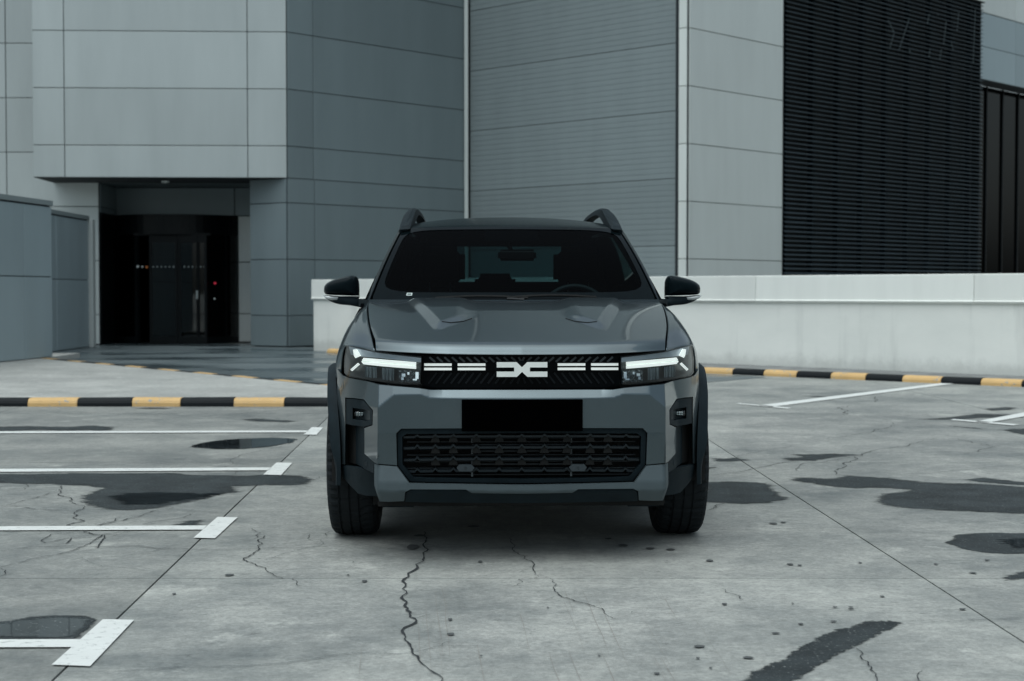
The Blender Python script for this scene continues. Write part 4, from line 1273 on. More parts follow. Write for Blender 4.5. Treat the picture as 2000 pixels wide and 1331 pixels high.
# headlamps
hl = TL([(676.5,674.5),(706,680.5),(738,687.5),(780,693.5),(822.5,698.3),(820.5,752),(790,751.5),(741,746.5),(706,740.8),(679,735.5),(672.5,729),(672,705)])
def poly_s(pts, s): return [(s*x, z) for x, z in pts]
for s in (-1, 1):
    h = empty('headlamp', parent=car)
    fascia('housing', poly_s(hl, s), lambda x, z: env(abs(x)) + .060, LAMPDARK, h, thick=.02, grid=.04)
    fascia('lens', poly_s(hl, s), lambda x, z: env(abs(x)) + .002, GLASS_LAMP, h, thick=.012, grid=.03)
    # brow between lens top and the light bar
    brow = TL([(680,678),(706,684),(738,690.5),(822,700.5),(822,709),(780,704.5),(738,700),(706,697.5),(684,694)])
    fascia('brow', poly_s(brow, s), lambda x, z: env(abs(x)) + .030 + max(0, z - .86)*.25, M('lamp brow', (0.34, 0.39, 0.43), .3, .3), h, thick=.012, grid=.03)
    lb1 = TL([(709,700),(738,702.5),(780,705.8),(812.3,708.6),(812.3,714.0),(780,711.3),(738,708),(706,705.4)])
    lb2 = TL([(704.5,706.8),(738,709.6),(780,713),(812.3,715.6),(812.3,721.6),(780,719.2),(738,715.5),(709,712.3)])
    mid = TL([(706,703),(738,705.5),(812.3,711.8),(812.3,718),(738,712),(706,709)])
    fascia('light_guide', poly_s(mid, s), lambda x, z: env(abs(x)) + .030, WHITEP, h, thick=.01, grid=.03)
    for lb in (lb1, lb2):
        fascia('white_bar', poly_s(lb, s), lambda x, z: env(abs(x)) + .022, DRL, h, thick=.015, grid=.03)
    up = TL([(688.5,684),(696,682.8),(704,696),(693.5,700.5),(690.5,696)])
    fascia('arrow_light', poly_s(up, s), lambda x, z: env(abs(x)) + .022, DRL, h, thick=.015, grid=.03)
    dn = TL([(683,723),(698,709.8),(702,713),(687,726)])
    fascia('arrow_light', poly_s(dn, s), lambda x, z: env(abs(x)) + .022, DRL, h, thick=.015, grid=.03)
    for x0, x1, y0, y1, mm in ((712, 735, 717, 740, M('lamp prism', (0.24, 0.30, 0.33), .2, .3)), (745, 769, 720, 745, M('lamp prism', (0.24, 0.30, 0.33), .2, .3))):
        pr = TL([(x0, y0), (x1, y0 + 1.6), (x1, y1), (x0, y1 - 2.5)])
        fascia('projector', poly_s(pr, s), lambda x, z: env(abs(x)) + .036 + .012*math.sin(abs(x)*420), mm, h, thick=.015, grid=.006)
    rf = TL([(778, 724), (819, 727), (819, 749), (778, 747.5)])
    fascia('reflector_bowl', poly_s(rf, s), lambda x, z: env(abs(x)) + .045 + .010*math.sin(x*260)*math.sin(z*230), M('bowl', (.16,.20,.22), .15, .5), h, thick=.01, grid=.007)
    for fx, fy, fw, fh in ((784, 731, 7, 6), (811, 728, 6, 13), (795, 728, 4, 5), (806, 741, 8, 3), (783, 738, 5, 5)):
        ft = TL([(fx, fy), (fx + fw, fy), (fx + fw, fy + fh), (fx, fy + fh)])
        fascia('facet', poly_s(ft, s), lambda x, z: env(abs(x)) + .030 + (z - .8)*.35, CHROME, h, thick=.008, grid=.05)
# black seal between lamps, hood and grille
seal = TL([(674.5,672),(706,678),(738,685),(780,691),(825,695.5),(1019,694),(1019,700),(826,700),(824,755),(823,760),(763,753),(706,743),(676,737.5),(669.5,731),(669,704)])
se = [(0, seal[5][1])] + seal[4::-1] + seal[:8:-1] + [seal[8], seal[7], (0, seal[6][1])]
fascia('lamp_seal', full(se), lambda x, z: env(abs(x)) + .075, VOID, car, thick=.02, grid=.06)

# ---- hood
def poly_sd(px, pz, poly):
    """signed distance, positive inside"""
    d = pip_dist((px, pz), poly); ins = False
    n = len(poly); j = n - 1
    for i in range(n):
        (xi, yi), (xj, yj) = poly[i], poly[j]
        if (yi > pz) != (yj > pz) and px < (xj - xi) * (pz - yi) / (yj - yi) + xi: ins = not ins
        j = i
    return d if ins else -d
zf0 = T(1019, 693)[1]; zf1 = T(739, 684.5)[1]
gapx = pchip([0, .3, .6, .85, 1], [.632, .678, .708, .726, .733])
def hood_pt(s, t):
    a = abs(s)
    df = env(gapx(0) * a) + .004; dr = 1.10 + .15 * a * a
    x = s * (gapx(t) - .003)
    d = df + (dr - df) * t
    zf = zf0 + (zf1 - zf0) * a ** 2.5
    zr = 1.113 - .006 * a * a
    k = d - df
    lip = .034 * (1 - math.exp(-(k / .020) ** 1.6))
    g = 1 - (1 - t) ** 1.45
    z = zf + lip + (zr - zf - .034) * g
    z += .010 * math.sin(math.pi * t) * (1 - a ** 3)
    # raised blisters
    sd = scoop_sd(abs(x), d)
    z += .019 * sd
    return Vector((x, d, z))
def scoop_sd(x, d):
    # three straight sides met with rounded corners; positive inside
    h = []
    for (ax, ad), (bx, bd) in (((.535, 1.05), (.505, .84)), ((.505, .84), (.378, .275)), ((.378, .262), (.185, .52)), ((.192, .50), (.180, 1.2))):
        L = math.hypot(bx - ax, bd - ad)
        h.append(((bd - ad) * (x - ax) - (bx - ax) * (d - ad)) / L)
    ss = lambda u: (lambda w: w*w*(3 - 2*w))(min(1.0, max(0.0, u)))
    m = min(h[0], h[1]); k = .012
    o = m - k * math.log(sum(math.exp(-(q - m) / k) for q in h[:2]))
    return ss(o / .055) * ss(h[2] / .07) * ss(h[3] / .10)
SCOOP = [(.195, 1.5), (.53, 1.5), (.525, 1.05), (.505, .84), (.378, .275), (.345, .285), (.20, .50), (.175, .70)]
hv = []; hf = []
NS, NT = 180, 110
ts = [0, .004, .009, .015, .023, .034, .05, .07] + [.07 + .93 * (i + 1) / (NT - 8) for i in range(NT - 8)]
for t in ts:
    for i in range(NS + 1): hv.append(hood_pt(-1 + 2*i/NS, t))
W_ = NS + 1
for j in range(len(ts) - 1):
    for i in range(NS): hf.append((j*W_+i, j*W_+i+1, (j+1)*W_+i+1, (j+1)*W_+i))
base_n = len(hv)
rim = [i for i in range(W_)] + [j*W_ + NS for j in range(1, len(ts))] + [(len(ts)-1)*W_ + i for i in range(NS-1, -1, -1)] + [j*W_ for j in range(len(ts)-2, 0, -1)]
for i in rim: hv.append(hv[i] + Vector((0, .022 if hv[i].y < .5 else .004, -.004 if hv[i].y < .3 else -.028)))
nr_ = len(rim)
for k in range(nr_): hf.append((rim[k], base_n + k, base_n + (k+1) % nr_, rim[(k+1) % nr_]))
hood = mesh('hood', hv, hf, PAINT, car, True)
hood.data.set_sharp_from_angle(angle=R(50))
# scoop lip: thin dark vent line on each blister's front
for s in (-1, 1):
    pts = [(.350, .385), (.31, .40), (.25, .445), (.215, .50)]
    cv = []
    for q in pts:
        t_ = (q[1] - .06) / 1.06
        hp = min((hood_pt(s*q[0]/gapx(t_), tt/60) for tt in range(61)), key=lambda p: (p.y - q[1])**2)
        cv.append(hp + Vector((0, 0, .001)))
    MB().tube(cv, .0022, 6).build('vent_line', VOID, hood)

# ---- fenders
def catmull(p0, p1, p2, p3, t):
    return .5 * ((2*p1) + (p2 - p0)*t + (2*p0 - 5*p1 + 4*p2 - p3)*t*t + (3*p1 - p0 - 3*p2 + p3)*t**3)
def surf(grid, nu, nv):
    g = [[Vector(p) for p in row] for row in grid]
    def spl(pts, n):
        out = []
        m = len(pts)
        for i in range(m - 1):
            p0 = pts[i-1] if i else 2*pts[0] - pts[1]; p3 = pts[i+2] if i + 2 < m else 2*pts[-1] - pts[-2]
            for k in range(n): out.append(catmull(p0, pts[i], pts[i+1], p3, k / n))
        out.append(pts[-1]); return out
    rows = [spl(r, nu) for r in g]
    cols = [spl([rows[j][i] for j in range(len(rows))], nv) for i in range(len(rows[0]))]
    return [[cols[i][j] for i in range(len(cols))] for j in range(len(cols[0]))]
def sheet(name, G, mat, parent, s=1, keep=None, thick=0.0, drop_dir=(0, 0, -1)):
    W = len(G[0]); v = []; f = []
    for r in G:
        for p in r: v.append((s * p.x, p.y, p.z))
    for j in range(len(G) - 1):
        for i in range(W - 1):
            c = (G[j][i] + G[j+1][i+1]) / 2
            if keep and not keep(c): continue
            f.append((j*W+i, j*W+i+1, (j+1)*W+i+1, (j+1)*W+i))
    o = mesh(name, v, f, mat, parent, True)
    return o
FG = [  # rows front -> rear, columns hood gap -> side; (x, d, z)
 [(.638,.252,.898),(.700,.300,.912),(.752,.365,.920),(.785,.42,.915),(.803,.47,.86),(.812,.51,.77)],
 [(.680,.46,.962),(.735,.50,.962),(.785,.55,.944),(.822,.60,.898),(.839,.62,.835),(.845,.63,.76)],
 [(.711,.77,1.036),(.752,.80,1.028),(.800,.85,.990),(.838,.88,.925),(.861,.88,.852),(.872,.88,.77)],
 [(.727,1.02,1.088),(.756,1.06,1.072),(.798,1.10,1.020),(.842,1.10,.940),(.866,1.10,.855),(.876,1.10,.765)],
 [(.737,1.26,1.112),(.762,1.31,1.090),(.800,1.35,1.030),(.846,1.35,.948),(.868,1.35,.858),(.878,1.35,.76)]]
for r_, tt in zip(FG, (.0, .29, .60, .81, 1.0)):        # inner edge follows the hood's shut line
    q = hood_pt(1, tt)
    old = r_[0]
    r_[0] = (q.x + .007, q.y + (.012 if tt == 0 else 0), q.z - .003)
    lift = r_[0][2] - old[2]
    if tt > 0:
        r_[1] = (r_[1][0], r_[1][1], r_[1][2] + lift * .72); r_[2] = (r_[2][0], r_[2][1], r_[2][2] + lift * .25)
for s in (-1, 1):
    G = surf(FG, 8, 8)
    fo = sheet('fender', G, PAINT, car, s)
    fix_normals(fo)
    md = fo.modifiers.new('thick', 'SOLIDIFY'); md.thickness = .006; md.offset = -1 if s else 1
# ---- flanks (doors, rear quarter)
sec = [(.772,1.092),(.800,1.045),(.838,.965),(.862,.87),(.876,.76),(.874,.62),(.862,.46),(.842,.32),(.80,.26)]
SG = []
for d in (1.06, 1.36, 1.8, 2.4, 3.0, 3.57, 4.0, 4.3, 4.45):
    k = 1.0 - max(0, d - 3.4) ** 2 * .07
    up = 1.0 + .012 * max(0, d - 1.36)
    SG.append([(x * k, d, z * (up if z > .7 else 1)) for x, z in sec])
def flank_keep(c):
    if c.y < 1.356 and c.z > .755: return False
    for wd in (.87, 3.57):
        if math.hypot(c.y - wd, c.z - .365) < .395: return False
    return True
flank = {}
for s in (-1, 1):
    G = surf(SG, 5, 14)
    flank[s] = sheet('body_side', G, PAINT, car, s, flank_keep)
    fix_normals(flank[s])
    for dd in (1.36, 2.42, 3.30):           # door shut lines
        pts = []
        row = min(G, key=lambda r: abs(r[0].y - dd))
        MB().tube([(s * (p.x + .0015), dd if p.z > .5 or dd < 3 else dd - .12, p.z) for p in row[2:-6]], .0035, 6).build('door_gap', VOID, flank[s])
    for dd in (2.22, 3.15):
        o = MB().box(min(s*.862, s*.892), max(s*.862, s*.892), dd - .10, dd + .10, .905, .935).build('door_handle', PAINT, flank[s]); bevel(o, .008)
    o = MB().box(min(s*.80, s*.892), max(s*.80, s*.892), 1.28, 3.18, .21, .42).build('sill_cladding', PLASTIC, car); bevel(o, .02)
# ---- wheel-arch cladding
side_x = pchip([.30, .39, .45, .50, .56, .62, .75, .87, 1.1, 1.36], [.75, .79, .81, .825, .84, .85, .866, .874, .877, .878])
def arch(s, wd):
    v = []; f = []
    N_ = 40
    for i in range(N_ + 1):
        a = R(-10) + R(200) * i / N_
        cs, sn = math.cos(a), math.sin(a)
        def P(r_, x): return (s * x, wd - r_ * cs, .365 + r_ * sn)
        y_in = wd - .40 * cs
        xs_ = side_x(y_in) if wd < 2 else .874 - max(0, y_in - 3.4) ** 2 * .06
        xo = xs_ + .026 * min(1.0, max(.1, (sn + .25) / .6))
        if wd < 2 and cs > 0:
            w_ = min(1.0, max(0.0, (math.degrees(a) + 4) / 24)); w_ = w_*w_*(3 - 2*w_)
            xo = (xs_ + .012) * (1 - w_) + float(np.interp(y_in, [.45, .5, .6, .75, .87], [.853, .862, .879, .892, .900])) * w_
        v += [P(.455, xs_ - .012), P(.452, xs_ + .006), P(.435, xo), P(.395, xo + .003), P(.383, xo - .006), P(.383, xs_ - .10)]
    for i in range(N_):
        for q in range(5): f.append((i*6+q, i*6+q+1, (i+1)*6+q+1, (i+1)*6+q))
    o = mesh('arch_cladding', v, f, PLASTIC, car, True); fix_normals(o)
    o.data.set_sharp_from_angle(angle=R(40))
for s in (-1, 1):
    for wd in (.87, 3.57): arch(s, wd)
    # inner liner
    for wd in (.87, 3.57):
        lv_ = MB(); N_ = 20
        lv_.add([(s*x, wd - .40*math.cos(math.pi*i/N_), .30 + .42*math.sin(math.pi*i/N_)) for x in (.60, .85) for i in range(N_+1)], [(i, i+1, N_+2+i, N_+1+i) for i in range(N_)])
        lv_.add([(s*.60, wd - .40*math.cos(math.pi*i/N_), .30 + .42*math.sin(math.pi*i/N_)) for i in range(N_+1)], [tuple(range(N_+1))])
        lv_.build('wheel_liner', VOID, car)

# ---- wheels
def tyre_mesh():
    prof = [(-.085,.235),(-.108,.262),(-.116,.300),(-.108,.340),(-.094,.357),(-.078,.3625),(-.064,.3640),
            (-.058,.3640),(-.057,.3575),(-.049,.3575),(-.048,.3648),(-.012,.3652),(-.011,.358),(-.003,.358),(-.002,.3652),
            (.030,.3650),(.031,.358),(.039,.358),(.040,.3645),(.064,.3640),(.078,.3625),(.094,.357),(.108,.340),(.116,.300),(.108,.262),(.085,.235)]
    NA = 150; m_ = len(prof); v = []; f = []
    for k in range(NA):
        a = 2*math.pi*k/NA
        for i, (x, r_) in enumerate(prof):
            rr = r_; xx = x
            blk = k % 3 == 0
            if blk and (.060 <= abs(x) <= .112): rr -= .009; xx = x * .985
            if k % 5 == 0 and abs(x) < .05: rr -= .004
            v.append((xx, -rr*math.cos(a), rr*math.sin(a)))
    for k in range(NA):
        k2 = (k+1) % NA
        for i in range(m_ - 1): f.append((k*m_+i, k*m_+i+1, k2*m_+i+1, k2*m_+i))
    me = bpy.data.meshes.new('tyre'); me.from_pydata(v, [], f); me.update(); me.materials.append(RUBBER)
    me.polygons.foreach_set('use_smooth', [False] * len(me.polygons))
    return me
def rim_mesh():
    mb = MB(); n = 48
    prof = [(.095,.237),(.10,.228),(.085,.218),(.0,.205),(-.09,.215),(-.095,.236)]
    mb.add([(x, -r_*math.cos(2*math.pi*k/n), r_*math.sin(2*math.pi*k/n)) for k in range(n) for x, r_ in prof], [(k*6+i, k*6+i+1, ((k+1) % n)*6+i+1, ((k+1) % n)*6+i) for k in range(n) for i in range(5)])
    for k in range(5):
        for dlt in (-.12, .12):
            a = 2*math.pi*k/5 + dlt
            mb.bar((.075, -.04*math.cos(a), .04*math.sin(a)), (.088, -.222*math.cos(a + dlt*.5), .222*math.sin(a + dlt*.5)), .026, .02, (1, 0, 0))
    mb.add([(x, -r_*math.cos(2*math.pi*k/n), r_*math.sin(2*math.pi*k/n)) for x, r_ in ((.05,.07),(.088,.062),(.092,.03)) for k in range(n)], [(i*n+k, i*n+(k+1) % n, (i+1)*n+(k+1) % n, (i+1)*n+k) for i in range(2) for k in range(n)] + [tuple(2*n+k for k in range(n))])
    mb.add([(-.02, -r_*math.cos(2*math.pi*k/n), r_*math.sin(2*math.pi*k/n)) for r_ in (.15,) for k in range(n)], [tuple(range(n))])
    me = bpy.data.meshes.new('rim'); me.from_pydata(mb.v, [], mb.f); me.update(); me.materials.append(ALLOY)
    return me
ty, rm = tyre_mesh(), rim_mesh()
for wd in (.87, 3.57):
    for s in (-1, 1):
        w = empty('wheel', (s * .768, wd, .3635), 0, car)
        t_ = link('tyre', ty, w); r_ = link('rim', rm, w)
        t_.rotation_euler = (random.uniform(0, 6), 0, 0)
        if s < 0: r_.rotation_euler = (0, 0, math.pi)

# ---- underbody and engine-bay blockers
MB().box(-.66, .66, .42, 4.25, .20, .42).build('underbody', VOID, car)
MB().box(-.62, .62, .13, .46, .232, .27).build('undertray_blocker', VOID, car)  # unseen box added to deepen the shade under the nose
MB().box(-.58, .58, .22, 1.15, .30, .84).build('engine_bay', VOID, car)
MB().box(-.60, .60, 1.0, 1.25, .42, 1.07).build('firewall', VOID, car)

# ---- greenhouse
def ws_bot(s): return Vector((.738*s, 1.17 + .15*s*s, 1.105))
def ws_top(s): return Vector((.600*s, 1.935 + .10*s*s, 1.514 - .004*s*s))
def ws_pt(s, t):
    p = ws_bot(s).lerp(ws_top(s), t)
    b = math.sin(math.pi*t) * .018
    return p + Vector((0, -b*.5, b))
NSW, NTW = 40, 24
def ws_sheet(name, s0, s1, t0, t1, off_, mat, ns=NSW, nt_=NTW, fnc=ws_pt):
    G = [[fnc(s0 + (s1-s0)*i/ns, t0 + (t1-t0)*j/nt_) + Vector((0, -.46, .89)) * off_ for i in range(ns+1)] for j in range(nt_+1)]
    return sheet(name, G, mat, car)
windscreen = ws_sheet('windscreen', -.985, .985, .0, .995, 0, GLASS_WIN)
FRIT = M('black glass border', (0.0025, 0.005, 0.006), .08, spec=.06, tint=.3, var=.2, vscale=10, coord='obj')
def frit():
    v = []; f = []; n = 96
    def inner(u):
        # rounded rectangle in (s,t)
        a = 2*math.pi*u; c_, s_ = math.cos(a), math.sin(a)
        k = (abs(c_)**9 + abs(s_)**9) ** (-1/9)
        return (.945*c_*k, .50 + .425*s_*k + .03)
    def outer(u):
        a = 2*math.pi*u; c_, s_ = math.cos(a), math.sin(a)
        k = (abs(c_)**60 + abs(s_)**60) ** (-1/60)
        return (.985*c_*k, min(.995, max(.0, .50 + .50*s_*k)))
    K = 6
    for i in range(n):
        a, b = outer(i/n), inner(i/n)
        for q in range(K):
            st = (a[0] + (b[0]-a[0])*q/(K-1), a[1] + (b[1]-a[1])*q/(K-1))
            v.append(ws_pt(*st) + Vector((0, -.46, .89)) * .0025)
    for i in range(n):
        j = (i+1) % n
        for q in range(K-1): f.append((i*K+q, j*K+q, j*K+q+1, i*K+q+1))
    o = mesh('windscreen_border', v, f, FRIT, windscreen, True); fix_normals(o); return o
frit()
# sensor block behind the glass and the sticker
ws_sheet('camera_cover', -.235, .235, .79, .97, -.006, FRIT, 10, 6)
ws_sheet('rain_sensor', -.135, -.02, .80, .845, -.02, M('sensor lens', (.02,.035,.04), .25), 6, 3)
stk = ws_sheet('sticker', -.752, -.712, .070, .100, .003, M('pale sticker', (.45,.52,.50), .6), 3, 2)
ws_sheet('sticker_print', -.745, -.720, .078, .090, .0045, M('sticker ink', (.05,.08,.08), .6), 3, 2)
# cowl and wipers
cw = []
MB().add([(.735*s_*k_, 1.085 + .15*s_*s_ + y_, 1.094 + z_) for y_, z_, k_ in ((0,0,1),(.04,.022,1),(.10,.026,1)) for s_ in [i/20-1 for i in range(41)]],
         [(r_*41+i, r_*41+i+1, (r_+1)*41+i+1, (r_+1)*41+i) for r_ in range(2) for i in range(40)]).build('cowl', PLASTIC, car, True)
for x0, x1, dz in ((-.60, .10, 0), (-.02, .62, .004)):
    pts = [ws_pt(x0 + (x1-x0)*i/12 if True else 0, .022 + .02*math.sin(math.pi*i/12)) + Vector((0, -.014, .012 + dz)) for i in range(13)]
    wp = MB().tube([Vector((p.x*.9, p.y, p.z)) for p in pts], .008, 6).build('wiper', VOID, car)
    a_ = Vector((x1*.66 - .02, 1.14 + .15*(x1)**2*.5, 1.120)); b_ = a_ + Vector((-.085, .01, .004))
    MB().tube([a_, b_], .009, 6).build('wiper_arm', M('wiper grey', (.012,.015,.017), .5, spec=.2), wp)
# A pillars
def strip3(name, path, secs, mat, parent, smooth=True):
    """sweep: path of centre points, secs = list of (dx,dy,dz) rings"""
    v = []; f = []; m_ = len(secs)
    for p in path: v += [tuple(Vector(p) + Vector(q)) for q in secs]
    for i in range(len(path) - 1):
        for q in range(m_): f.append((i*m_+q, i*m_+(q+1) % m_, (i+1)*m_+(q+1) % m_, (i+1)*m_+q))
    f += [tuple(range(m_-1, -1, -1)), tuple((len(path)-1)*m_+q for q in range(m_))]
    o = mesh(name, v, f, mat, parent, smooth); fix_normals(o)
    o.data.set_sharp_from_angle(angle=R(45)); return o
for s in (-1, 1):
    path = []
    for i in range(25):
        t = i/24; p = ws_pt(s, t); path.append((p.x + s*.004, p.y + .03, p.z - .012))
    # continue along the roof edge
    for i in range(1, 16):
        u = i/15; path.append((s*(.604 + .012*math.sin(u*3)), 2.07 + 2.1*u, 1.484 + .055*math.sin(u*math.pi*.8)))
    strip3('pillar_trim', path, [(-s*.004,-.032,.016),(s*.012,-.022,.012),(s*.020,.0,.0),(s*.016,.03,-.03),(-s*.012,.03,-.03)], BLACKPAINT, car)
# inside lining of the A pillars
for s in (-1, 1):
    path = [ws_pt(s, i/20) + Vector((0, 0, -.01)) for i in range(21)]
    strip3('pillar_lining', path, [(-s*.035,.015,-.02),(s*.002,.025,-.015),(s*.014,.06,-.02),(s*.014,.12,-.05),(-s*.02,.08,-.05)], SEATM, car)
# roof
def roof_pt(s, t):
    a = abs(s); f0 = 1.94 + .10*a*a
    d = f0 + (4.25 - f0)*t; k = d - f0
    rise = .102 * (1 - math.exp(-k/.42)) - .030 * max(0, k - 1.0)**2 / 1.7
    z = 1.514 + rise * (1 - .42*a**2.2) - .008*a**4 + min(1, k/.03)*.004
    x = s * (.602 - .02*t*t)
    return Vector((x, d, z))
tr_ = [0, .002, .005, .01, .02, .035] + [.035 + .965*(i+1)/40 for i in range(40)]
G = [[roof_pt(-1 + 2*i/48, t) for i in range(49)] for t in tr_]
roof = sheet('roof_panel', G, BLACKPAINT, car)
fix_normals(roof)
# headliner
G = [[roof_pt(-1 + 2*i/12, t) + Vector((0, .02, -.035)) for i in range(13)] for t in [.02 + .96*i/10 for i in range(11)]]
sheet('headliner', G, SEATM, car)
# rails
for s in (-1, 1):
    path = []
    pr = [(.588,1.985,1.512),(.586,2.05,1.535),(.582,2.15,1.568),(.575,2.28,1.606),(.566,2.42,1.636),(.560,2.55,1.650),(.556,2.75,1.657),(.552,3.1,1.660),(.55,3.5,1.655),(.548,3.85,1.635),(.546,4.05,1.590),(.545,4.15,1.545)]
    P_ = [Vector(q) for q in pr]
    sp_ = []
    for i in range(len(P_) - 1):
        p0 = P_[i-1] if i else P_[0]; p3 = P_[i+2] if i + 2 < len(P_) else P_[-1]
        for k in range(4): sp_.append(catmull(p0, P_[i], P_[i+1], p3, k/4))
    sp_.append(P_[-1])
    v = []; f = []
    for i, p in enumerate(sp_):
        u = i / (len(sp_) - 1)
        dep = .034 + .045 * (math.exp(-((u - .30)/.16)**2))
        wt = .021
        v += [(s*(p.x - wt), p.y, p.z - .010), (s*(p.x - wt*.35), p.y, p.z), (s*(p.x + wt*.6), p.y, p.z - .002), (s*(p.x + wt + .008), p.y, p.z - .016), (s*(p.x + wt + .010), p.y, p.z - dep), (s*(p.x - wt - .004), p.y, p.z - dep)]
    for i in range(len(sp_) - 1):
        for q in range(6): f.append((i*6+q, i*6+(q+1) % 6, (i+1)*6+(q+1) % 6, (i+1)*6+q))
    f += [tuple(range(6)), tuple(len(v)-6+q for q in range(5, -1, -1))]
    rl = mesh('roof_rail', v, f, PLASTIC, car, True); fix_normals(rl); rl.data.set_sharp_from_angle(angle=R(35))
    # front foot blending down to the roof
    fv = [(s*.612,1.965,1.500),(s*.556,1.965,1.504),(s*.545,2.40,1.55),(s*.585,2.40,1.54),(s*.604,2.00,1.524),(s*.566,2.00,1.526),(s*.538,2.46,1.640),(s*.588,2.46,1.630)]
    o = mesh('rail_foot', fv, [(0,1,2,3),(4,5,6,7),(0,1,5,4),(1,2,6,5),(2,3,7,6),(3,0,4,7)], PLASTIC, rl); fix_normals(o)
    o = MB().box(min(s*.53, s*.575), max(s*.53, s*.575), 3.85, 4.1, 1.50, 1.60).build('rail_foot', PLASTIC, rl)
# side windows and pillars
for s in (-1, 1):
    def sw(u, t):     # u along the car, t up
        d0 = 1.345 + (2.06 - 1.345)*t; d1 = 4.28 - .22*t
        d = d0 + (d1 - d0)*u
        zt = 1.478 + .045*math.sin(max(0, (d - 2.0))/2.3*math.pi*.9) ; zb = 1.095 + .012*(d - 1.36)
        xb = .770 * (1 - max(0, d-3.4)**2*.07); xt = .612
        return Vector((s*(xb + (xt - xb)*t + .012*math.sin(math.pi*t)), d, zb + (zt - zb)*t))
    G = [[sw(i/40, j/8) for i in range(41)] for j in range(9)]
    sg = sheet('side_window', G, GLASS_TINT, car); fix_normals(sg)
    quarter = [sw(1, j/8) for j in range(9)]
    QUARTER = globals().setdefault('QUARTER_EDGES', {}); QUARTER[s] = quarter
    for u in (.335, .36, .66, .69, .97):
        path = [sw(u, j/8) + Vector((s*.004, 0, 0)) for j in range(9)]
        strip3('window_pillar', path, [(0,-.035,0),(s*.006,-.03,0),(s*.006,.03,0),(0,.035,0)], GLOSSK, sg)
    MB().tube([sw(i/20, 0) + Vector((s*.004, 0, -.004)) for i in range(21)], .010, 6).build('belt_trim', GLOSSK, sg)
# tail: hatch, rear window, bumper, lamps
def tail_pt(s, z):
    a = abs(s)
    d = 4.50 - .06*a**3 - max(0, z - .95)**1.3*.55 - max(0, .5 - z)*.15
    hw = float(np.interp(z, [.26, .5, .85, 1.08, 1.2, 1.5], [.76, .81, .82, .77, .72, .60]))
    return Vector((s*hw, d, z))
G = [[tail_pt(-1 + 2*i/20, .30 + .86*j/16) for i in range(21)] for j in range(17)]
ht = sheet('tailgate', G, PAINT, car); fix_normals(ht)
for i0, i1 in ((-1, -.86), (.86, 1)):
    G = [[tail_pt(i0 + (i1-i0)*i/4, 1.155 + .39*j/8) for i in range(5)] for j in range(9)]
    o = sheet('tail_pillar', G, BLACKPAINT, car); fix_normals(o)
for s in (-1, 1):       # rear quarter corner between side window and tailgate
    e0 = [Vector(p) for p in QUARTER_EDGES[s]]
    e0 = [e0[0] + Vector((0, 0, -.05))] + e0 + [e0[-1] + Vector((-s*.01, -.02, .05))]
    G = []
    for p in e0:
        q = tail_pt(s, p.z) + Vector((-s*.01, -.006, 0))
        m_ = (p + q) / 2 + Vector((s*.012, .012, 0))
        G.append([p + Vector((-s*.004, -.05, 0)), p, m_, q])
    o = sheet('quarter_corner', G, BLACKPAINT, car); fix_normals(o)
G = [[tail_pt(-.86 + 1.72*i/16, 1.17 + .32*j/8) for i in range(17)] for j in range(9)]
rwn = sheet('rear_window', G, GLASS_REAR, car); fix_normals(rwn)
G = [[tail_pt(-.88 + 1.76*i/16, 1.475 + .10*j/4) + Vector((0, .02, 0)) for i in range(17)] for j in range(5)]
o = sheet('rear_spoiler', G, BLACKPAINT, car); fix_normals(o)
o = MB().box(-.80, .80, 4.36, 4.56, .30, .58).build('rear_bumper', PLASTIC, car); bevel(o, .04, 3)
for s in (-1, 1):
    G = [[tail_pt(s*(.74 + .25*i/6), .86 + .18*j/6) + Vector((0, .012, 0)) for i in range(7)] for j in range(7)]
    o = sheet('tail_lamp', G, M('red lamp', (.25,.01,.012), .15), car); fix_normals(o)
# ---- door mirrors
def pillow(name, outline, layers, mat, parent, centre=None):
    """outline of (x,z); layers of (scale, d)"""
    cx = sum(p[0] for p in outline)/len(outline) if centre is None else centre[0]
    cz = sum(p[1] for p in outline)/len(outline) if centre is None else centre[1]
    n = len(outline); v = []; f = []
    for k, d in layers:
        v += [(cx + (x-cx)*k, d, cz + (z-cz)*k) for x, z in outline]
    for r_ in range(len(layers)-1):
        for i in range(n): f.append((r_*n+i, r_*n+(i+1) % n, (r_+1)*n+(i+1) % n, (r_+1)*n+i))
    f += [tuple(range(n)), tuple((len(layers)-1)*n+i for i in range(n-1, -1, -1))]
    o = mesh(name, v, f, mat, parent, True); fix_normals(o); return o
def smooth_loop(pts, n=4):
    m_ = len(pts); P_ = [Vector((p[0], p[1])) for p in pts]; out = []
    for i in range(m_):
        for k in range(n):
            q = catmull(P_[i-1], P_[i], P_[(i+1) % m_], P_[(i+2) % m_], k/n); out.append((q.x, q.y))
    return out
MD = 1.52
def mp(px, py): 
    p = carpt(px, py, MD + .06); return (abs(p.x), p.z)
cap = [mp(*q) for q in [(631.5,566),(634.5,556),(648,547.5),(668,541.5),(686,538.3),(694,540),(698.5,548),(700,562),(699.8,577),(698,578),(670,577.5),(640,576),(633,573)]]
low = [mp(*q) for q in [(634,577),(662,579),(699.5,579),(699,584),(716,584),(718,590),(712,602),(700,600),(684,597),(663,595),(646,589.5),(637,583)]]
ind = [mp(*q) for q in [(631.5,577.8),(645,578.8),(662.5,580.3),(660,586.5),(650,587),(638,584)]]
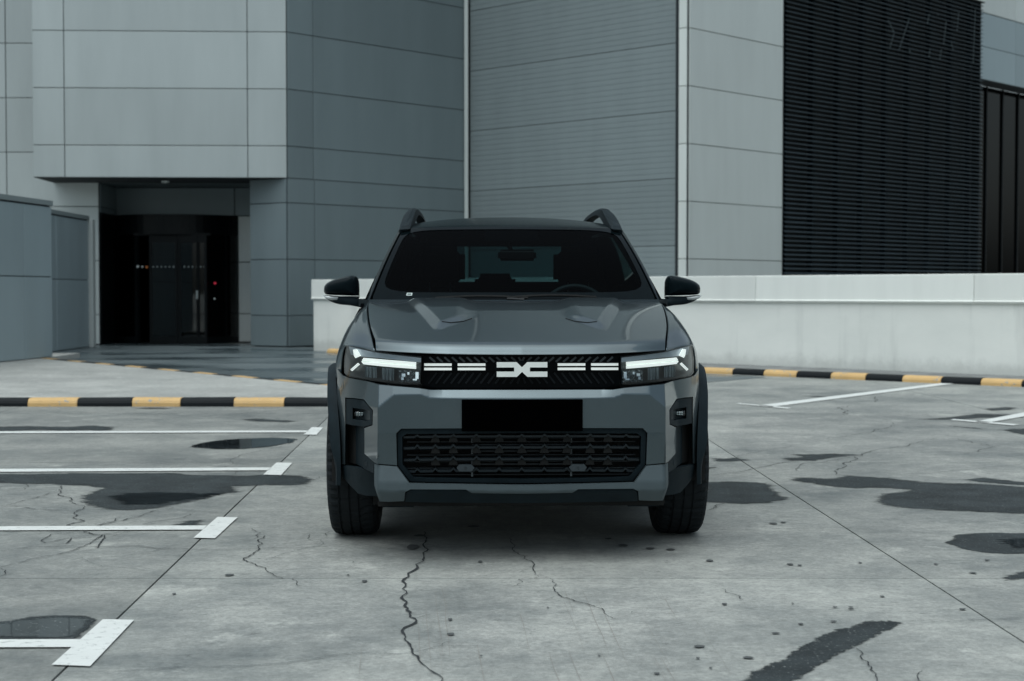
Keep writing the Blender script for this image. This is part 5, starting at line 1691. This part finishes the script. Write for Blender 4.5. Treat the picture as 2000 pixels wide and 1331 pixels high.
for s in (-1, 1):
    m_ = empty('door_mirror', parent=car)
    lay = [(.30, MD), (.55, MD+.006), (.74, MD+.018), (.88, MD+.038), (.96, MD+.062), (1.0, MD+.095), (.995, MD+.14), (.97, MD+.17)]
    pillow('mirror_cap', [(s*x, z) for x, z in smooth_loop(cap)], lay, BLACKPAINT, m_)
    lay2 = [(.80, MD+.03), (.93, MD+.042), (1.0, MD+.07), (.98, MD+.14), (.92, MD+.165)]
    pillow('mirror_base', [(s*x, z) for x, z in smooth_loop(low, 3)], lay2, PLASTIC, m_)
    lay3 = [(.9, MD+.026), (1.0, MD+.034), (1.0, MD+.09)]
    pillow('indicator', [(s*x, z) for x, z in ind], lay3, M('clear indicator', (.50,.53,.53), .15, .3), m_)
# quarter trim at mirror foot
for s in (-1, 1):
    o = MB().prism([(s*.735,1.27),(s*.80,1.46),(s*.80,1.62),(s*.70,1.62)], 1.085, 1.118).build('mirror_foot', PLASTIC, car); fix_normals(o)

# ---- cabin
cab = MB()
cab.add([(s*.70, d, z) for s in (-1, 1) for d in (1.2, 4.3) for z in (.40, 1.09)], [(0,1,3,2),(4,6,7,5)])
cab.build('cabin_lining', SEATM, car)
MB().box(-.70, .70, 1.25, 4.3, .40, .43).build('cabin_floor', SEATM, car)
o = MB().box(-.70, .70, 1.24, 1.72, .70, 1.085).build('dashboard', DASHM, car); bevel(o, .04, 3)
o = MB().box(-.11, .14, 1.66, 1.70, 1.06, 1.135).build('centre_screen', M('screen glass', (.004,.006,.008), .1), car); bevel(o, .01)
o = MB().box(.18, .52, 1.60, 1.72, 1.04, 1.125).build('instrument_hood', DASHM, car); bevel(o, .03, 3)
for x in (-.40, .40):
    st_ = empty('front_seat', parent=car)
    o = MB().box(x-.255, x+.255, 2.28, 2.44, .60, 1.16).build('backrest', SEATM, st_); bevel(o, .06, 3)
    o = MB().box(x-.145, x+.145, 2.34, 2.44, 1.185, 1.42).build('headrest', SEATM, st_); bevel(o, .045, 3)
    o = MB().box(x-.25, x+.25, 1.85, 2.35, .52, .68).build('cushion', SEATM, st_); bevel(o, .06, 3)
    for q in (-.06, .06): MB().tube([(x+q, 2.39, 1.12), (x+q, 2.39, 1.24)], .007, 6).build('headrest_rod', SILVER, st_)
rb = empty('rear_bench', parent=car)
o = MB().box(-.66, .66, 3.15, 3.32, .55, 1.222).build('backrest', SEATM, rb); bevel(o, .06, 3)
for x in (-.46, -.07, .46):
    o = MB().box(x-.13, x+.13, 3.22, 3.30, 1.18, 1.275 if abs(x) < .1 else 1.33).build('headrest', SEATM, rb); bevel(o, .035, 3)
# steering wheel
sc = carpt(1124, 600, 1.80); wheel_c = Vector((sc.x, 1.80, 1.02))
swm = empty('steering_wheel', parent=car)
tl = R(25)
MB().tube([wheel_c + Vector((.185*math.cos(2*math.pi*i/40), .185*math.sin(2*math.pi*i/40)*math.sin(tl), .185*math.sin(2*math.pi*i/40)*math.cos(tl))) for i in range(40)], .0155, 8, True).build('wheel_grip', M('wheel leather', (.035,.045,.05), .45), swm, True)
o = MB().box(wheel_c.x-.09, wheel_c.x+.09, 1.77, 1.82, wheel_c.z-.07, wheel_c.z+.06).build('wheel_hub', DASHM, swm); bevel(o, .02, 3)
MB().bar(wheel_c + Vector((-.17, 0, 0)), wheel_c + Vector((.17, 0, 0)), .03, .03).build('wheel_spoke', DASHM, swm)
# interior mirror
a_, b_ = carpt(972.5, 488, 1.78), carpt(1047.5, 510, 1.78)
im = MB().box(a_.x, b_.x, 1.76, 1.79, b_.z, a_.z).build('interior_mirror', M('mirror shell', (.004,.005,.006), .5), car); bevel(im, .014, 3)
MB().tube([((a_.x+b_.x)/2 - .03, 1.79, a_.z - .01), ((a_.x+b_.x)/2 - .06, 1.83, a_.z + .06)], .012, 6).build('mirror_stalk', DASHM, im)
